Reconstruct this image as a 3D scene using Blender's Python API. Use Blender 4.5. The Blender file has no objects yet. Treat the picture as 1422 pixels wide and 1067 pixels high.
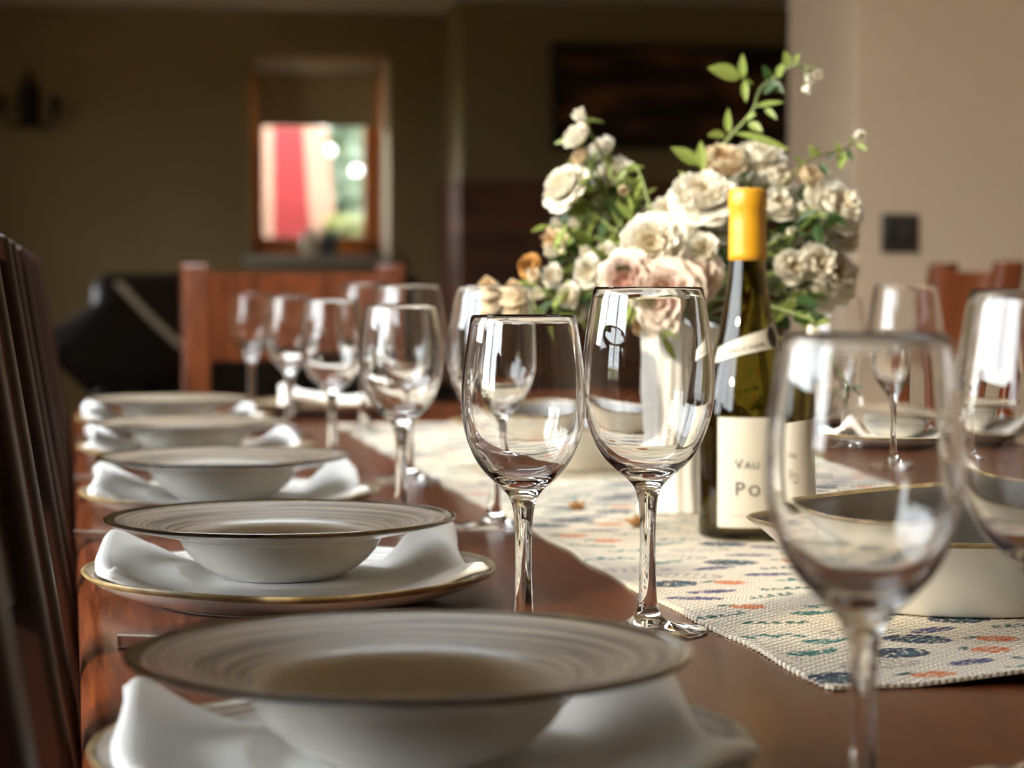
import bpy, bmesh, math, random
import numpy as np
from mathutils import Vector, Matrix

S = bpy.context.scene
COL = S.collection
PI = math.pi
TOP = 0.75            # table top height
random.seed(7)

# ------------------------------------------------------------------ helpers
def tag(o, label=None, cat=None, group=None, kind=None):
    if label: o['label'] = label
    if cat: o['category'] = cat
    if group: o['group'] = group
    if kind: o['kind'] = kind
    return o

def empty(name, loc=(0, 0, 0), rz=0.0, parent=None):
    o = bpy.data.objects.new(name, None); COL.objects.link(o)
    o.location = loc; o.rotation_euler = (0, 0, rz)
    o.empty_display_size = .02
    if parent: o.parent = parent
    return o

def obj(name, me, mats, parent=None, loc=(0, 0, 0), rz=0.0, smooth=True):
    o = bpy.data.objects.new(name, me); COL.objects.link(o)
    if not isinstance(mats, (list, tuple)): mats = [mats]
    if len(me.materials) == 0:
        for m in mats: me.materials.append(m)
    o.location = loc; o.rotation_euler = (0, 0, rz)
    if parent: o.parent = parent
    if smooth:
        me.polygons.foreach_set('use_smooth', [True] * len(me.polygons))
    me.update()
    return o

def mesh(v, f, mi=None):
    me = bpy.data.meshes.new('m'); me.from_pydata([tuple(p) for p in v], [], f)
    if mi is not None: me.polygons.foreach_set('material_index', mi)
    me.update()
    return me

def catmull(pts, n):
    """smooth curve through 2-D/3-D points, n steps per span"""
    P = [np.array(p, float) for p in pts]
    P = [2 * P[0] - P[1]] + P + [2 * P[-1] - P[-2]]
    out = []
    for i in range(1, len(P) - 2):
        a, b, c, d = P[i - 1:i + 3]
        for k in range(n):
            t = k / n
            out.append(.5 * ((2 * b) + (c - a) * t + (2 * a - 5 * b + 4 * c - d) * t * t + (3 * b - a - 3 * c + d) * t ** 3))
    out.append(P[-2])
    return out

def lathe(prof, n=64, mats=None, wob=None):
    """prof: (r,z) list, r==0 allowed at the ends; mats: material index per span"""
    v, f, mi, rings = [], [], [], []
    for (r, z) in prof:
        if r < 1e-6:
            rings.append([len(v)]); v.append((0, 0, z))
        else:
            rg = []
            for k in range(n):
                a = 2 * PI * k / n
                dr, dz = wob(a, r, z) if wob else (0, 0)
                rg.append(len(v)); v.append(((r + dr) * math.cos(a), (r + dr) * math.sin(a), z + dz))
            rings.append(rg)
    for i in range(len(rings) - 1):
        A, B = rings[i], rings[i + 1]
        m = mats[i] if mats else 0
        for k in range(n):
            k2 = (k + 1) % n
            if len(A) == 1 and len(B) == 1: continue
            if len(A) == 1: f.append((A[0], B[k2], B[k]))
            elif len(B) == 1: f.append((A[k], A[k2], B[0]))
            else: f.append((A[k], A[k2], B[k2], B[k]))
            mi.append(m)
    return mesh(v, f, mi)

def tube(pts, rad, n=8, caps=True):
    P = [Vector(p) for p in pts]
    R = rad if isinstance(rad, (list, tuple)) else [rad] * len(P)
    v, f = [], []
    up = Vector((0.13, 0.21, 0.97))
    for i, p in enumerate(P):
        t = (P[min(i + 1, len(P) - 1)] - P[max(i - 1, 0)]).normalized()
        a = t.cross(up)
        if a.length < 1e-3: a = t.cross(Vector((1, 0, 0)))
        a.normalize(); b = t.cross(a)
        for k in range(n):
            w = 2 * PI * k / n
            v.append(p + (a * math.cos(w) + b * math.sin(w)) * R[i])
    for i in range(len(P) - 1):
        for k in range(n):
            k2 = (k + 1) % n
            f.append((i * n + k, i * n + k2, (i + 1) * n + k2, (i + 1) * n + k))
    if caps:
        f.append(tuple(range(n))[::-1]); f.append(tuple(range((len(P) - 1) * n, len(P) * n)))
    return mesh(v, f)

def box(x0, x1, y0, y1, z0, z1, bev=0.0, seg=2, shear=None):
    bm = bmesh.new()
    bmesh.ops.create_cube(bm, size=1)
    for q in bm.verts:
        q.co = Vector(((x0 + x1) / 2 + q.co.x * (x1 - x0), (y0 + y1) / 2 + q.co.y * (y1 - y0), (z0 + z1) / 2 + q.co.z * (z1 - z0)))
    if bev > 0:
        bmesh.ops.bevel(bm, geom=bm.edges[:], offset=bev, segments=seg, affect='EDGES', profile=.5)
    if shear:
        if z0 < .46 < z1: bmesh.ops.bisect_plane(bm, geom=bm.verts[:] + bm.edges[:] + bm.faces[:], plane_co=(0, 0, .46), plane_no=(0, 0, 1))
        for q in bm.verts: q.co = Vector(shear(q.co))
    bmesh.ops.recalc_face_normals(bm, faces=bm.faces[:])
    me = bpy.data.meshes.new('m'); bm.to_mesh(me); bm.free()
    return me

def joined(meshes):
    bm = bmesh.new()
    for m in meshes: bm.from_mesh(m)
    me = bpy.data.meshes.new('m'); bm.to_mesh(me); bm.free()
    for m in meshes: bpy.data.meshes.remove(m)
    return me

def copy_tree(o, parent=None):
    c = o.copy(); COL.objects.link(c)
    if parent: c.parent = parent
    for ch in list(o.children): copy_tree(ch, c)
    return c

def sstep(a, b, x):
    t = max(0., min(1., (x - a) / (b - a))); return t * t * (3 - 2 * t)

# ------------------------------------------------------------------ materials
def mat(name, col=(.8, .8, .8), rough=.5, metal=0., spec=.5, trans=0., ior=1.5, coat=0., coat_r=.05, sheen=0.):
    m = bpy.data.materials.new(name); m.use_nodes = True
    b = m.node_tree.nodes['Principled BSDF']
    b.inputs['Base Color'].default_value = (*col, 1)
    b.inputs['Roughness'].default_value = rough
    b.inputs['Metallic'].default_value = metal
    b.inputs['Specular IOR Level'].default_value = spec
    b.inputs['Transmission Weight'].default_value = trans
    b.inputs['IOR'].default_value = ior
    b.inputs['Coat Weight'].default_value = coat
    b.inputs['Coat Roughness'].default_value = coat_r
    if sheen: b.inputs['Sheen Weight'].default_value = sheen
    return m

def N(m, t, **kw):
    n = m.node_tree.nodes.new(t)
    for k, v in kw.items():
        if k in n.inputs: n.inputs[k].default_value = v
        else: setattr(n, k, v)
    return n

def L(m, a, ao, b, bi): m.node_tree.links.new(a.outputs[ao], b.inputs[bi])

def ramp(m, stops):
    r = N(m, 'ShaderNodeValToRGB')
    e = r.color_ramp.elements
    while len(e) < len(stops): e.new(.5)
    for i, (p, c) in enumerate(stops): e[i].position = p; e[i].color = (*c, 1)
    return r

def bsdf(m): return m.node_tree.nodes['Principled BSDF']

def noise_col(m, stops, scale=(1, 1, 1), ns=5., detail=4., bump=0., bd=.002, coord='Object', dist=0.):
    tc = N(m, 'ShaderNodeTexCoord'); mp = N(m, 'ShaderNodeMapping'); mp.inputs['Scale'].default_value = scale
    no = N(m, 'ShaderNodeTexNoise', Scale=ns, Detail=detail, Distortion=dist)
    r = ramp(m, stops)
    L(m, tc, coord, mp, 'Vector'); L(m, mp, 'Vector', no, 'Vector'); L(m, no, 'Fac', r, 'Fac'); L(m, r, 'Color', bsdf(m), 'Base Color')
    if bump:
        bp = N(m, 'ShaderNodeBump', Strength=bump, Distance=bd)
        L(m, no, 'Fac', bp, 'Height'); L(m, bp, 'Normal', bsdf(m), 'Normal')
    return m

def wood(name, dark, mid, light, scale, rough=.3, coat=.3, bump=.08):
    m = mat(name, mid, rough, coat=coat, coat_r=.12)
    return noise_col(m, [(.25, dark), (.5, mid), (.75, light)], scale, 6., 6., bump, .001, dist=.6)

M_TABLE = wood('table_wood', (.035, .008, .003), (.085, .020, .006), (.15, .040, .011), (40, 1.6, 40), .24, .0, .12); bsdf(M_TABLE).inputs['Specular IOR Level'].default_value = .32
M_CHAIR = wood('chair_wood', (.06, .014, .005), (.13, .031, .009), (.21, .055, .016), (9, 9, .9), .28, .35, .05)
M_DCHAIR = wood('dark_chair_wood', (.012, .0035, .002), (.028, .008, .004), (.05, .015, .006), (9, 9, .9), .45, 0., .05); bsdf(M_DCHAIR).inputs['Specular IOR Level'].default_value = .3
M_OAK = wood('window_wood', (.42, .11, .015), (.60, .18, .03), (.70, .25, .05), (6, 6, .8), .35, .2, .05)
M_WALL = noise_col(mat('wall_paint', (.72, .59, .43), .85, spec=.2), [(.3, (.68, .525, .37)), (.7, (.72, .555, .395))], (1, 1, 1), 3., 3., .1, .003)
M_WALL2 = noise_col(mat('dimmed_olive_wall_paint', (.28, .205, .105), .85, spec=.2), [(.3, (.27, .197, .10)), (.7, (.29, .213, .11))], (1, 1, 1), 3., 3., .1, .003)  # olive tone darkened to carry the dimness of the far room
M_CEIL = mat('ceiling_paint', (.72, .66, .56), .9, spec=.2)
M_FLOOR = wood('floor_wood', (.06, .03, .015), (.12, .065, .03), (.18, .10, .05), (8, .6, 8), .35, .1)
M_WHITE = mat('white_paint', (.78, .76, .70), .45)
M_IRON = mat('black_iron', (.012, .012, .014), .45, .6)
M_STEEL = mat('polished_steel', (.74, .73, .70), .26, 1.)
M_GLASS = mat('clear_glass', (1, 1, 1), 0., trans=1., ior=1.5)

def brick_mat():
    m = mat('dark_brick', (.12, .04, .025), .85)
    tc = N(m, 'ShaderNodeTexCoord'); mp = N(m, 'ShaderNodeMapping')
    sep = N(m, 'ShaderNodeSeparateXYZ'); ad = N(m, 'ShaderNodeMath', operation='ADD'); cb = N(m, 'ShaderNodeCombineXYZ')
    L(m, tc, 'Object', sep, 'Vector'); L(m, sep, 'X', ad, 0); L(m, sep, 'Y', ad, 1); L(m, ad, 'Value', cb, 'X'); L(m, sep, 'Z', cb, 'Y')
    b = N(m, 'ShaderNodeTexBrick')
    b.inputs['Scale'].default_value = 1.; b.inputs['Brick Width'].default_value = .225; b.inputs['Row Height'].default_value = .075
    b.inputs['Mortar Size'].default_value = .006
    b.inputs['Color1'].default_value = (.24, .085, .04, 1); b.inputs['Color2'].default_value = (.12, .05, .03, 1); b.inputs['Mortar'].default_value = (.10, .08, .06, 1)
    L(m, cb, 'Vector', b, 'Vector'); L(m, b, 'Color', bsdf(m), 'Base Color')
    bp = N(m, 'ShaderNodeBump', Strength=.5, Distance=.006); bp.invert = True
    L(m, b, 'Fac', bp, 'Height'); L(m, bp, 'Normal', bsdf(m), 'Normal')
    return m
M_BRICK = brick_mat()

def thin_pane():
    m = bpy.data.materials.new('window_glass'); m.use_nodes = True
    nt = m.node_tree; nt.nodes.remove(bsdf(m))
    o = nt.nodes['Material Output']
    tr = N(m, 'ShaderNodeBsdfTransparent'); tr.inputs['Color'].default_value = (.96, .98, .97, 1)
    gl = N(m, 'ShaderNodeBsdfGlossy', Roughness=.01)
    fr = N(m, 'ShaderNodeFresnel', IOR=1.35); mx = N(m, 'ShaderNodeMixShader')
    L(m, fr, 'Fac', mx, 'Fac'); L(m, tr, 'BSDF', mx, 1); L(m, gl, 'BSDF', mx, 2); L(m, mx, 'Shader', o, 'Surface')
    return m
M_PANE = thin_pane()

# stoneware: three glazes
M_GLZ = noise_col(mat('white_glaze', (.70, .68, .63), .16, coat=.4), [(.35, (.66, .64, .59)), (.6, (.74, .72, .66)), (.75, (.68, .65, .58))], (1, 1, 1), 18., 4.)
M_RIM = noise_col(mat('brown_rim_glaze', (.10, .06, .015), .14, coat=.5), [(.3, (.025, .013, .004)), (.55, (.075, .045, .012)), (.8, (.17, .11, .035))], (1, 1, 1), 60., 5., .1, .0006)
M_RIML = noise_col(mat('tan_rim_glaze', (.3, .2, .09), .32, coat=.2), [(.3, (.12, .08, .03)), (.55, (.27, .195, .09)), (.8, (.42, .34, .21))], (1, 1, 1), 60., 5., .1, .0006)
def ring_glaze(name, stops, coat=.2):
    m = mat(name, (.3, .25, .2), .30, coat=0.)
    tc = N(m, 'ShaderNodeTexCoord'); sep = N(m, 'ShaderNodeSeparateXYZ'); cb = N(m, 'ShaderNodeCombineXYZ')
    ln = N(m, 'ShaderNodeVectorMath', operation='LENGTH'); mul = N(m, 'ShaderNodeVectorMath', operation='MULTIPLY')
    mul.inputs[1].default_value = (1, 1, 0)
    L(m, tc, 'Object', mul, 0); L(m, mul, 'Vector', ln, 0)
    at = N(m, 'ShaderNodeVectorMath', operation='NORMALIZE'); L(m, mul, 'Vector', at, 0)
    sc = N(m, 'ShaderNodeVectorMath', operation='SCALE'); sc.inputs['Scale'].default_value = .9
    L(m, at, 'Vector', sc, 0)
    sp2 = N(m, 'ShaderNodeSeparateXYZ'); L(m, sc, 'Vector', sp2, 'Vector')
    rm = N(m, 'ShaderNodeMath', operation='MULTIPLY'); rm.inputs[1].default_value = 520.
    L(m, ln, 'Value', rm, 0)
    L(m, sp2, 'X', cb, 'X'); L(m, sp2, 'Y', cb, 'Y'); L(m, rm, 'Value', cb, 'Z')
    no = N(m, 'ShaderNodeTexNoise', Scale=1.0, Detail=4., Roughness=.6)
    L(m, cb, 'Vector', no, 'Vector')
    r = ramp(m, stops); L(m, no, 'Fac', r, 'Fac'); L(m, r, 'Color', bsdf(m), 'Base Color')
    bp = N(m, 'ShaderNodeBump', Strength=.15, Distance=.0008); L(m, no, 'Fac', bp, 'Height'); L(m, bp, 'Normal', bsdf(m), 'Normal')
    return m
M_INNER = ring_glaze('ringed_beige_glaze', [(.40, (.085, .061, .041)), (.48, (.27, .212, .152)), (.57, (.46, .375, .28))])
M_WELL = mat('plain_beige_glaze', (.45, .385, .305), .5, spec=.3)
M_SHADEIN = mat('shaded_bowl_glaze', (.05, .043, .036), .34, coat=.1)  # shade inside the serving bowls, put into the glaze colour

def cloth_mat(name, col):
    m = mat(name, col, .85, spec=.15, sheen=.2)
    tc = N(m, 'ShaderNodeTexCoord')
    no = N(m, 'ShaderNodeTexNoise', Scale=900., Detail=2.)
    bp = N(m, 'ShaderNodeBump', Strength=.25, Distance=.0006)
    L(m, tc, 'Object', no, 'Vector'); L(m, no, 'Fac', bp, 'Height'); L(m, bp, 'Normal', bsdf(m), 'Normal')
    return m
M_NAPKIN = cloth_mat('white_linen', (.90, .89, .88))

def petal_mat(name, inner, outer):
    m = mat(name, outer, .7, spec=.2)
    at = N(m, 'ShaderNodeAttribute', attribute_name='petal_t')
    r = ramp(m, [(.0, inner), (.75, outer)])
    L(m, at, 'Fac', r, 'Fac'); L(m, r, 'Color', bsdf(m), 'Base Color')
    tr = N(m, 'ShaderNodeBsdfTranslucent'); mx = N(m, 'ShaderNodeMixShader'); mx.inputs[0].default_value = .28
    o = m.node_tree.nodes['Material Output']
    L(m, r, 'Color', tr, 'Color'); L(m, bsdf(m), 'BSDF', mx, 1); L(m, tr, 'BSDF', mx, 2); L(m, mx, 'Shader', o, 'Surface')
    return m
M_PW = petal_mat('white_petals', (.78, .66, .44), (.86, .82, .73))
M_PP = petal_mat('pale_pink_petals', (.70, .36, .27), (.82, .71, .62))
M_PB = petal_mat('beige_petals', (.50, .28, .10), (.74, .62, .44))
M_PD = petal_mat('dried_petals', (.22, .09, .02), (.42, .20, .05))
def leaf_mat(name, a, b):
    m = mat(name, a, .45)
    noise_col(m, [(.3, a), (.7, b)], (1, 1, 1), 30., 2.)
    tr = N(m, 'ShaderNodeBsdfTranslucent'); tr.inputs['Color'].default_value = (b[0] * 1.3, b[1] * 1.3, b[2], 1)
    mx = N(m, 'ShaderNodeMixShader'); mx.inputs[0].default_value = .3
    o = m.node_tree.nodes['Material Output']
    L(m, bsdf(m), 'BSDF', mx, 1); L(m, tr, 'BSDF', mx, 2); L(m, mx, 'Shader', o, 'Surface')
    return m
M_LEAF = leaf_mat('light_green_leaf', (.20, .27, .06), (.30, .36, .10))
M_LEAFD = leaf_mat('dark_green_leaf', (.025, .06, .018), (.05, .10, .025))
M_STEM = mat('green_stem', (.15, .19, .045), .5)
M_HUSK = mat('dry_husk', (.22, .10, .02), .7)

# ------------------------------------------------------------------ camera
cam = bpy.data.cameras.new('camera'); co = bpy.data.objects.new('camera', cam); COL.objects.link(co)
yaw, pitch = math.radians(10.844), math.radians(2.532)
co.location = (0, 0, .969)
co.rotation_euler = (PI / 2 - pitch, 0, -yaw)
cam.sensor_width = 36; cam.lens = 3200 / 1422 * 36; cam.clip_start = .02; cam.clip_end = 200
cam.dof.use_dof = True; cam.dof.focus_distance = 1.425; cam.dof.aperture_fstop = 7.8
S.camera = co

# ------------------------------------------------------------------ room shell
YB, YC = 11.3, 10.72     # far wall face, chimney face
CEIL = 2.29
HI = 2.78             # higher ceiling over the dining end
XL, XR, YN = -1.8, 4.0, -2.5
def struct(name, me, m, parent=None, smooth=False):
    return tag(obj(name, me, m, parent, smooth=smooth), kind='structure')
struct('floor', box(XL - .3, XR, YN, YB + .4, -.1, 0), M_FLOOR)
KX0, KX1, KY0, KY1 = -.75, .95, 2.8, 4.3      # added unseen roof window, brightens the far end of the table
struct('ceiling', joined([box(XL - .3, XR, 5.2, YB + .4, CEIL, CEIL + .12), box(XL - .3, XR, YN, KY0, HI, HI + .12), box(XL - .3, XR, KY1, 5.2, HI, HI + .12), box(XL - .3, KX0, KY0, KY1, HI, HI + .12), box(KX1, XR, KY0, KY1, HI, HI + .12), box(XL - .3, XR, 5.2, 5.3, CEIL, HI + .12)]), M_CEIL)
# left wall with a wide dining window and a further window opening
DY0, DY1, DZ0, DZ1 = -.15, 2.95, .84, 2.56
WY0, WY1, WZ0, WZ1 = 8.5, 9.8, .9, 1.95
x0, x1 = XL - .3, XL
struct('wall_left', joined([box(x0, x1, YN, DY0, 0, HI), box(x0, x1, DY0, DY1, DZ1, HI), box(x0, x1, DY0, DY1, 0, DZ0), box(x0, x1, DY1, 5.2, 0, HI), box(x0, x1, 5.2, WY0, 0, CEIL),
       box(x0, x1, WY0, WY1, 0, WZ0), box(x0, x1, WY0, WY1, WZ1, CEIL), box(x0, x1, WY1, YB + .4, 0, CEIL)]), M_WALL)
struct('wall_right', box(XR, XR + .1, YN, YB + .4, 0, HI), M_WALL)
struct('wall_near', box(XL - .3, XR, YN - .1, YN, 0, HI), M_WALL2)  # darkened paint so this unseen wall bounces less light
# far wall with a deep window recess
BX0, BX1, BZ0, BZ1 = .865, 1.552, 1.085, 2.072
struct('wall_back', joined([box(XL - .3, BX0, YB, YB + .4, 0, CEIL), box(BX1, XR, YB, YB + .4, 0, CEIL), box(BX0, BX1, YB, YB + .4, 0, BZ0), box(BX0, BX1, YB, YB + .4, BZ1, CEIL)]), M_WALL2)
# short wall that closes the dining end on the right
struct('wall_partition', joined([box(1.748, XR, 5.0, 5.5, 0, CEIL, .006), box(1.748, XR, 5.0, 5.2, CEIL - .01, HI)]), M_WALL)
# chimney breast: plaster on brick
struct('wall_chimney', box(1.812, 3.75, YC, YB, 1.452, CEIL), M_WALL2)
struct('wall_brick', box(1.800, 3.76, YC - .012, YB, 0, 1.452, .004), M_BRICK)

# wide window in the left wall (lights the table, mirrored in the glasses)
def frame_yz(y0, y1, z0, z1, xa, xb, t):
    return [box(xa, xb, y0, y0 + t, z0, z1), box(xa, xb, y1 - t, y1, z0, z1), box(xa, xb, y0, y1, z0, z0 + t), box(xa, xb, y0, y1, z1 - t, z1)]
yms = [DY0, .88, 1.92, DY1]
d = struct('window_3', joined([b for a, c in zip(yms, yms[1:]) for b in frame_yz(a, c, DZ0, DZ1, XL - .20, XL - .14, .04)]), M_WHITE)
for a, c in zip(yms, yms[1:]):
    struct('pane', box(XL - .172, XL - .168, a + .035, c - .035, DZ0 + .035, DZ1 - .035), M_PANE, d)
w = struct('added_roof_window', joined([box(KX0, KX0 + .05, KY0, KY1, HI + .03, HI + .10), box(KX1 - .05, KX1, KY0, KY1, HI + .03, HI + .10), box(KX0, KX1, KY0, KY0 + .05, HI + .03, HI + .10), box(KX0, KX1, KY1 - .05, KY1, HI + .03, HI + .10)]), M_WHITE)
struct('pane', box(KX0 + .04, KX1 - .04, KY0 + .04, KY1 - .04, HI + .06, HI + .064), M_PANE, w)
w = struct('window_2', joined(frame_yz(WY0, WY1, WZ0, WZ1, XL - .20, XL - .14, .06) + [box(XL - .2, XL - .14, 8.47, 8.53, WZ0, WZ1)]), M_OAK)
struct('pane', box(XL - .172, XL - .168, WY0 + .05, WY1 - .05, WZ0 + .05, WZ1 - .05), M_PANE, w)
# far window
fy0, fy1 = YB + .30, YB + .36
def frame_xz(a0, a1, z0, z1, t, ya, yb):
    return [box(a0, a0 + t, ya, yb, z0, z1, .004), box(a1 - t, a1, ya, yb, z0, z1, .004), box(a0, a1, ya, yb, z0, z0 + t, .004), box(a0, a1, ya, yb, z1 - t, z1, .004)]
w = struct('window_1', joined(frame_xz(BX0, BX1, BZ0 + .02, BZ1, .055, fy0, fy1) + frame_xz(BX0 + .055, BX1 - .055, BZ0 + .075, BZ1 - .055, .035, fy0 + .01, fy1 - .01)), M_OAK)
struct('pane', box(BX0 + .08, BX1 - .08, fy0 + .03, fy0 + .036, BZ0 + .1, BZ1 - .08), M_PANE, w)
struct('lit_reveal_1', joined([box(BX0, BX0 + .006, YB + .002, fy0, BZ0, BZ1), box(BX1 - .006, BX1, YB + .002, fy0, BZ0, BZ1), box(BX0, BX1, YB + .002, fy0, BZ1 - .006, BZ1)]), M_WALL)  # lighter paint lining carries the light on the window reveals
struct('window_sill', box(BX0 - .03, BX1 + .03, YB - .05, YB + .32, BZ0 - .035, BZ0 + .015, .008), mat('grey_sill', (.34, .31, .26), .5), w, True)
struct('window_handle', tube([(BX0 + .03, fy0 - .002, 1.27), (BX0 + .03, fy0 - .03, 1.27), (BX0 + .03, fy0 - .035, 1.33)], .011, 10), mat('brass', (.75, .55, .25), .2, 1.), w, True)

# outside
struct('ground', box(-40, 40, -40, 50, -.3, -.12), noise_col(mat('lawn', (.10, .13, .03), .9), [(.3, (.08, .11, .02)), (.7, (.15, .17, .05))], (1, 1, 1), 2., 5.))
struct('bounce_terrace', box(-7, XL - .3, -9, 10, -.12, -.04), noise_col(mat('bounce_paving', (.50, .40, .27), .8), [(.3, (.45, .36, .24)), (.7, (.56, .45, .31))], (1, 1, 1), 3., 4.))  # unseen paving added to bounce warm light indoors

def leafy(name, bounds, n, lw, m, seed, parent=None):
    rnd = random.Random(seed); v, f = [], []
    (ax, bx, ay, by, az, bz) = bounds
    cx, cy, cz = (ax + bx) / 2, (ay + by) / 2, (az + bz) / 2
    for _ in range(n):
        u = Vector((rnd.gauss(0, 1), rnd.gauss(0, 1), rnd.gauss(0, 1))).normalized()
        k = rnd.uniform(.75, 1.)
        # superellipsoid-like clump
        p = Vector((cx + max(-1, min(1, u.x * 1.4)) * (bx - ax) / 2 * k, cy + max(-1, min(1, u.y * 1.4)) * (by - ay) / 2 * k, cz + max(-1, min(1, u.z * 1.4)) * (bz - az) / 2 * k))
        a = Vector((rnd.uniform(-1, 1), rnd.uniform(-1, 1), rnd.uniform(-1, 1))).normalized() * lw
        b = a.cross(u).normalized() * lw * .5
        i = len(v); v += [p - a, p + b, p + a, p - b]; f.append((i, i + 1, i + 2, i + 3))
    return obj(name, mesh(v, f), m, parent, smooth=False)
M_HEDGE = leaf_mat('hedge_leaf', (.085, .125, .085), (.15, .19, .135))
M_BUSH = leaf_mat('bush_leaf', (.13, .15, .03), (.21, .22, .07))
tag(leafy('hedge', (.2, 3.6, 14.2, 15.2, -.1, 3.4), 16000, .17, M_HEDGE, 1), 'soft grey-green hedge filling the right half of the far window view', 'hedge')
tag(leafy('bush', (1.36, 1.73, 12.3, 12.6, -.13, 1.32), 4500, .035, M_BUSH, 2), 'yellow-green bush outside the lower right of the far window', 'bush')
M_BLOOM = mat('white_bloom', (.95, .95, .92), .6)  # white balls stand for blurred light glints on the hedge
for k, (x, z, lab) in enumerate([(1.523, 1.914, 'white ball for a blurred light spot nearest the blind in the far window'), (1.562, 1.770, 'white ball for a blurred light spot in the middle of the far window view'), (1.730, 1.648, 'white ball for a blurred light spot at the right of the far window view')]):
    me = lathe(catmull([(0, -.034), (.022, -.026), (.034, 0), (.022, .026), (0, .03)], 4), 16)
    tag(obj('hedge_glint', me, M_BLOOM, None, (x, 14.1, z)), lab, 'flower')
tag(leafy('hedge', (-11.5, -10.2, -6, 9, -.1, 1.5), 12000, .10, leaf_mat('garden_leaf', (.20, .22, .03), (.32, .32, .06)), 3), 'long low yellow-green garden hedge beyond the added paving, mirrored in the glasses', 'hedge')
# red board with a white slanting border, standing outside
rb = empty('garden_panel', (1.2, 12.9, -.12))
tag(rb, 'tall red panel with a white slanting border, standing outside the far window', 'panel')
def slab(x0, x1, x2, x3, z0, z1, y0, y1):
    v = [(x0, y0, z0), (x1, y0, z0), (x3, y0, z1), (x2, y0, z1), (x0, y1, z0), (x1, y1, z0), (x3, y1, z1), (x2, y1, z1)]
    return mesh(v, [(0, 1, 2, 3), (5, 4, 7, 6), (4, 0, 3, 7), (1, 5, 6, 2), (3, 2, 6, 7), (4, 5, 1, 0)])
obj('red_board', slab(-.085, .125, -.085, .085, 1.32, 1.95, -.01, .02), mat('red_paint', (.20, .012, .018), .5), rb, smooth=False)
obj('border', joined([slab(.125, .27, .085, .215, 1.32, 1.95, -.012, .025), slab(-.16, -.085, -.16, -.085, 1.32, 1.95, -.012, .025), slab(-.15, .28, -.15, .27, 1.24, 1.32, -.012, .025), slab(-.15, .16, -.16, .215, 1.95, 2.05, -.012, .025)]), mat('pinkish_white_paint', (.30, .18, .135), .6), rb, smooth=False)
obj('post', box(-.02, .06, 0, .05, 0, 1.26), mat('grey_post', (.4, .38, .34), .7), rb, smooth=False)

# ------------------------------------------------------------------ far room furniture
bl = empty('roller_blind', (BX0, YB + .2, 2.0))
tag(bl, 'olive-beige roller blind lowered over the top of the far window', 'blind')
M_BLIND = cloth_mat('blind_cloth', (.42, .34, .20))
obj('roller', tube([(.04, 0, .035), (BX1 - BX0 - .03, 0, .035)], .022, 16), M_WHITE, bl)
obj('blind_cloth', box(.048, BX1 - BX0 - .04, .018, .021, -.245, .035), M_BLIND, bl, smooth=False)
obj('hem_bar', box(.048, BX1 - BX0 - .04, .012, .027, -.258, -.240, .004), M_BLIND, bl)

pp = empty('potted_plant', (1.265, YB + .13, BZ0 + .015)); pp.scale = (1.5,) * 3
tag(pp, 'small dark leafy plant in a grey pot on the far window sill', 'plant')
obj('pot', lathe([(0, 0), (.026, 0), (.034, .055), (.036, .06), (.030, .06), (.028, .04), (0, .04)], 24), mat('grey_pot', (.12, .12, .13), .5), pp)
v, f = [], []
for k in range(26):
    a = random.uniform(0, 2 * PI); e = random.uniform(.3, 1.3); ln = random.uniform(.05, .085)
    dv = Vector((math.cos(a) * math.cos(e), math.sin(a) * math.cos(e), math.sin(e))); sd = dv.cross(Vector((0, 0, 1))).normalized() * .012
    b = Vector((0, 0, .042)); i = len(v)
    v += [b, b + dv * ln * .5 + sd, b + dv * ln + Vector((0, 0, -.008)), b + dv * ln * .5 - sd]; f.append((i, i + 1, i + 2, i + 3))
obj('leaves', mesh(v, f), M_LEAFD, pp)
jr = empty('jar', (1.165, YB + .10, BZ0 + .015)); jr.scale = (1.3,) * 3; tag(jr, 'small cream jar left of the grey pot on the far window sill', 'jar')
obj('body', lathe(catmull([(0, 0), (.025, 0), (.034, .02), (.032, .06), (.022, .078), (.022, .085), (0, .085)], 3), 24), mat('cream_ceramic', (.68, .60, .42), .4), jr)
obj('lid', lathe([(0, .085), (.026, .085), (.026, .092), (.008, .096), (.008, .106), (0, .108)], 24), mat('pale_lid', (.6, .5, .3), .5), jr)

# painting on the chimney
def painting_mat():
    m = mat('dark_seascape', (.02, .015, .01), .75, spec=.1)
    tc = N(m, 'ShaderNodeTexCoord'); mp = N(m, 'ShaderNodeMapping'); mp.inputs['Scale'].default_value = (1.2, 1, 5)
    no = N(m, 'ShaderNodeTexNoise', Scale=1.6, Detail=3.)
    r = ramp(m, [(.3, (.012, .010, .010)), (.5, (.05, .03, .022)), (.62, (.20, .085, .04)), (.75, (.34, .17, .08))])
    L(m, tc, 'Object', mp, 'Vector'); L(m, mp, 'Vector', no, 'Vector'); L(m, no, 'Fac', r, 'Fac'); L(m, r, 'Color', bsdf(m), 'Base Color')
    return m
pt = empty('painting', (2.84, YC, 1.60)); tag(pt, 'wide dark seascape painting hanging on the chimney breast behind the flowers', 'painting')
obj('canvas', box(-.58, .58, -.028, -.004, .02, .475), painting_mat(), pt, smooth=False)
obj('frame', joined([box(-.60, -.575, -.04, -.002, 0, .495, .003), box(.575, .60, -.04, -.002, 0, .495, .003), box(-.60, .60, -.04, -.002, 0, .025, .003), box(-.60, .60, -.04, -.002, .47, .495, .003)]), mat('black_frame', (.015, .012, .01), .4), pt)

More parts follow.
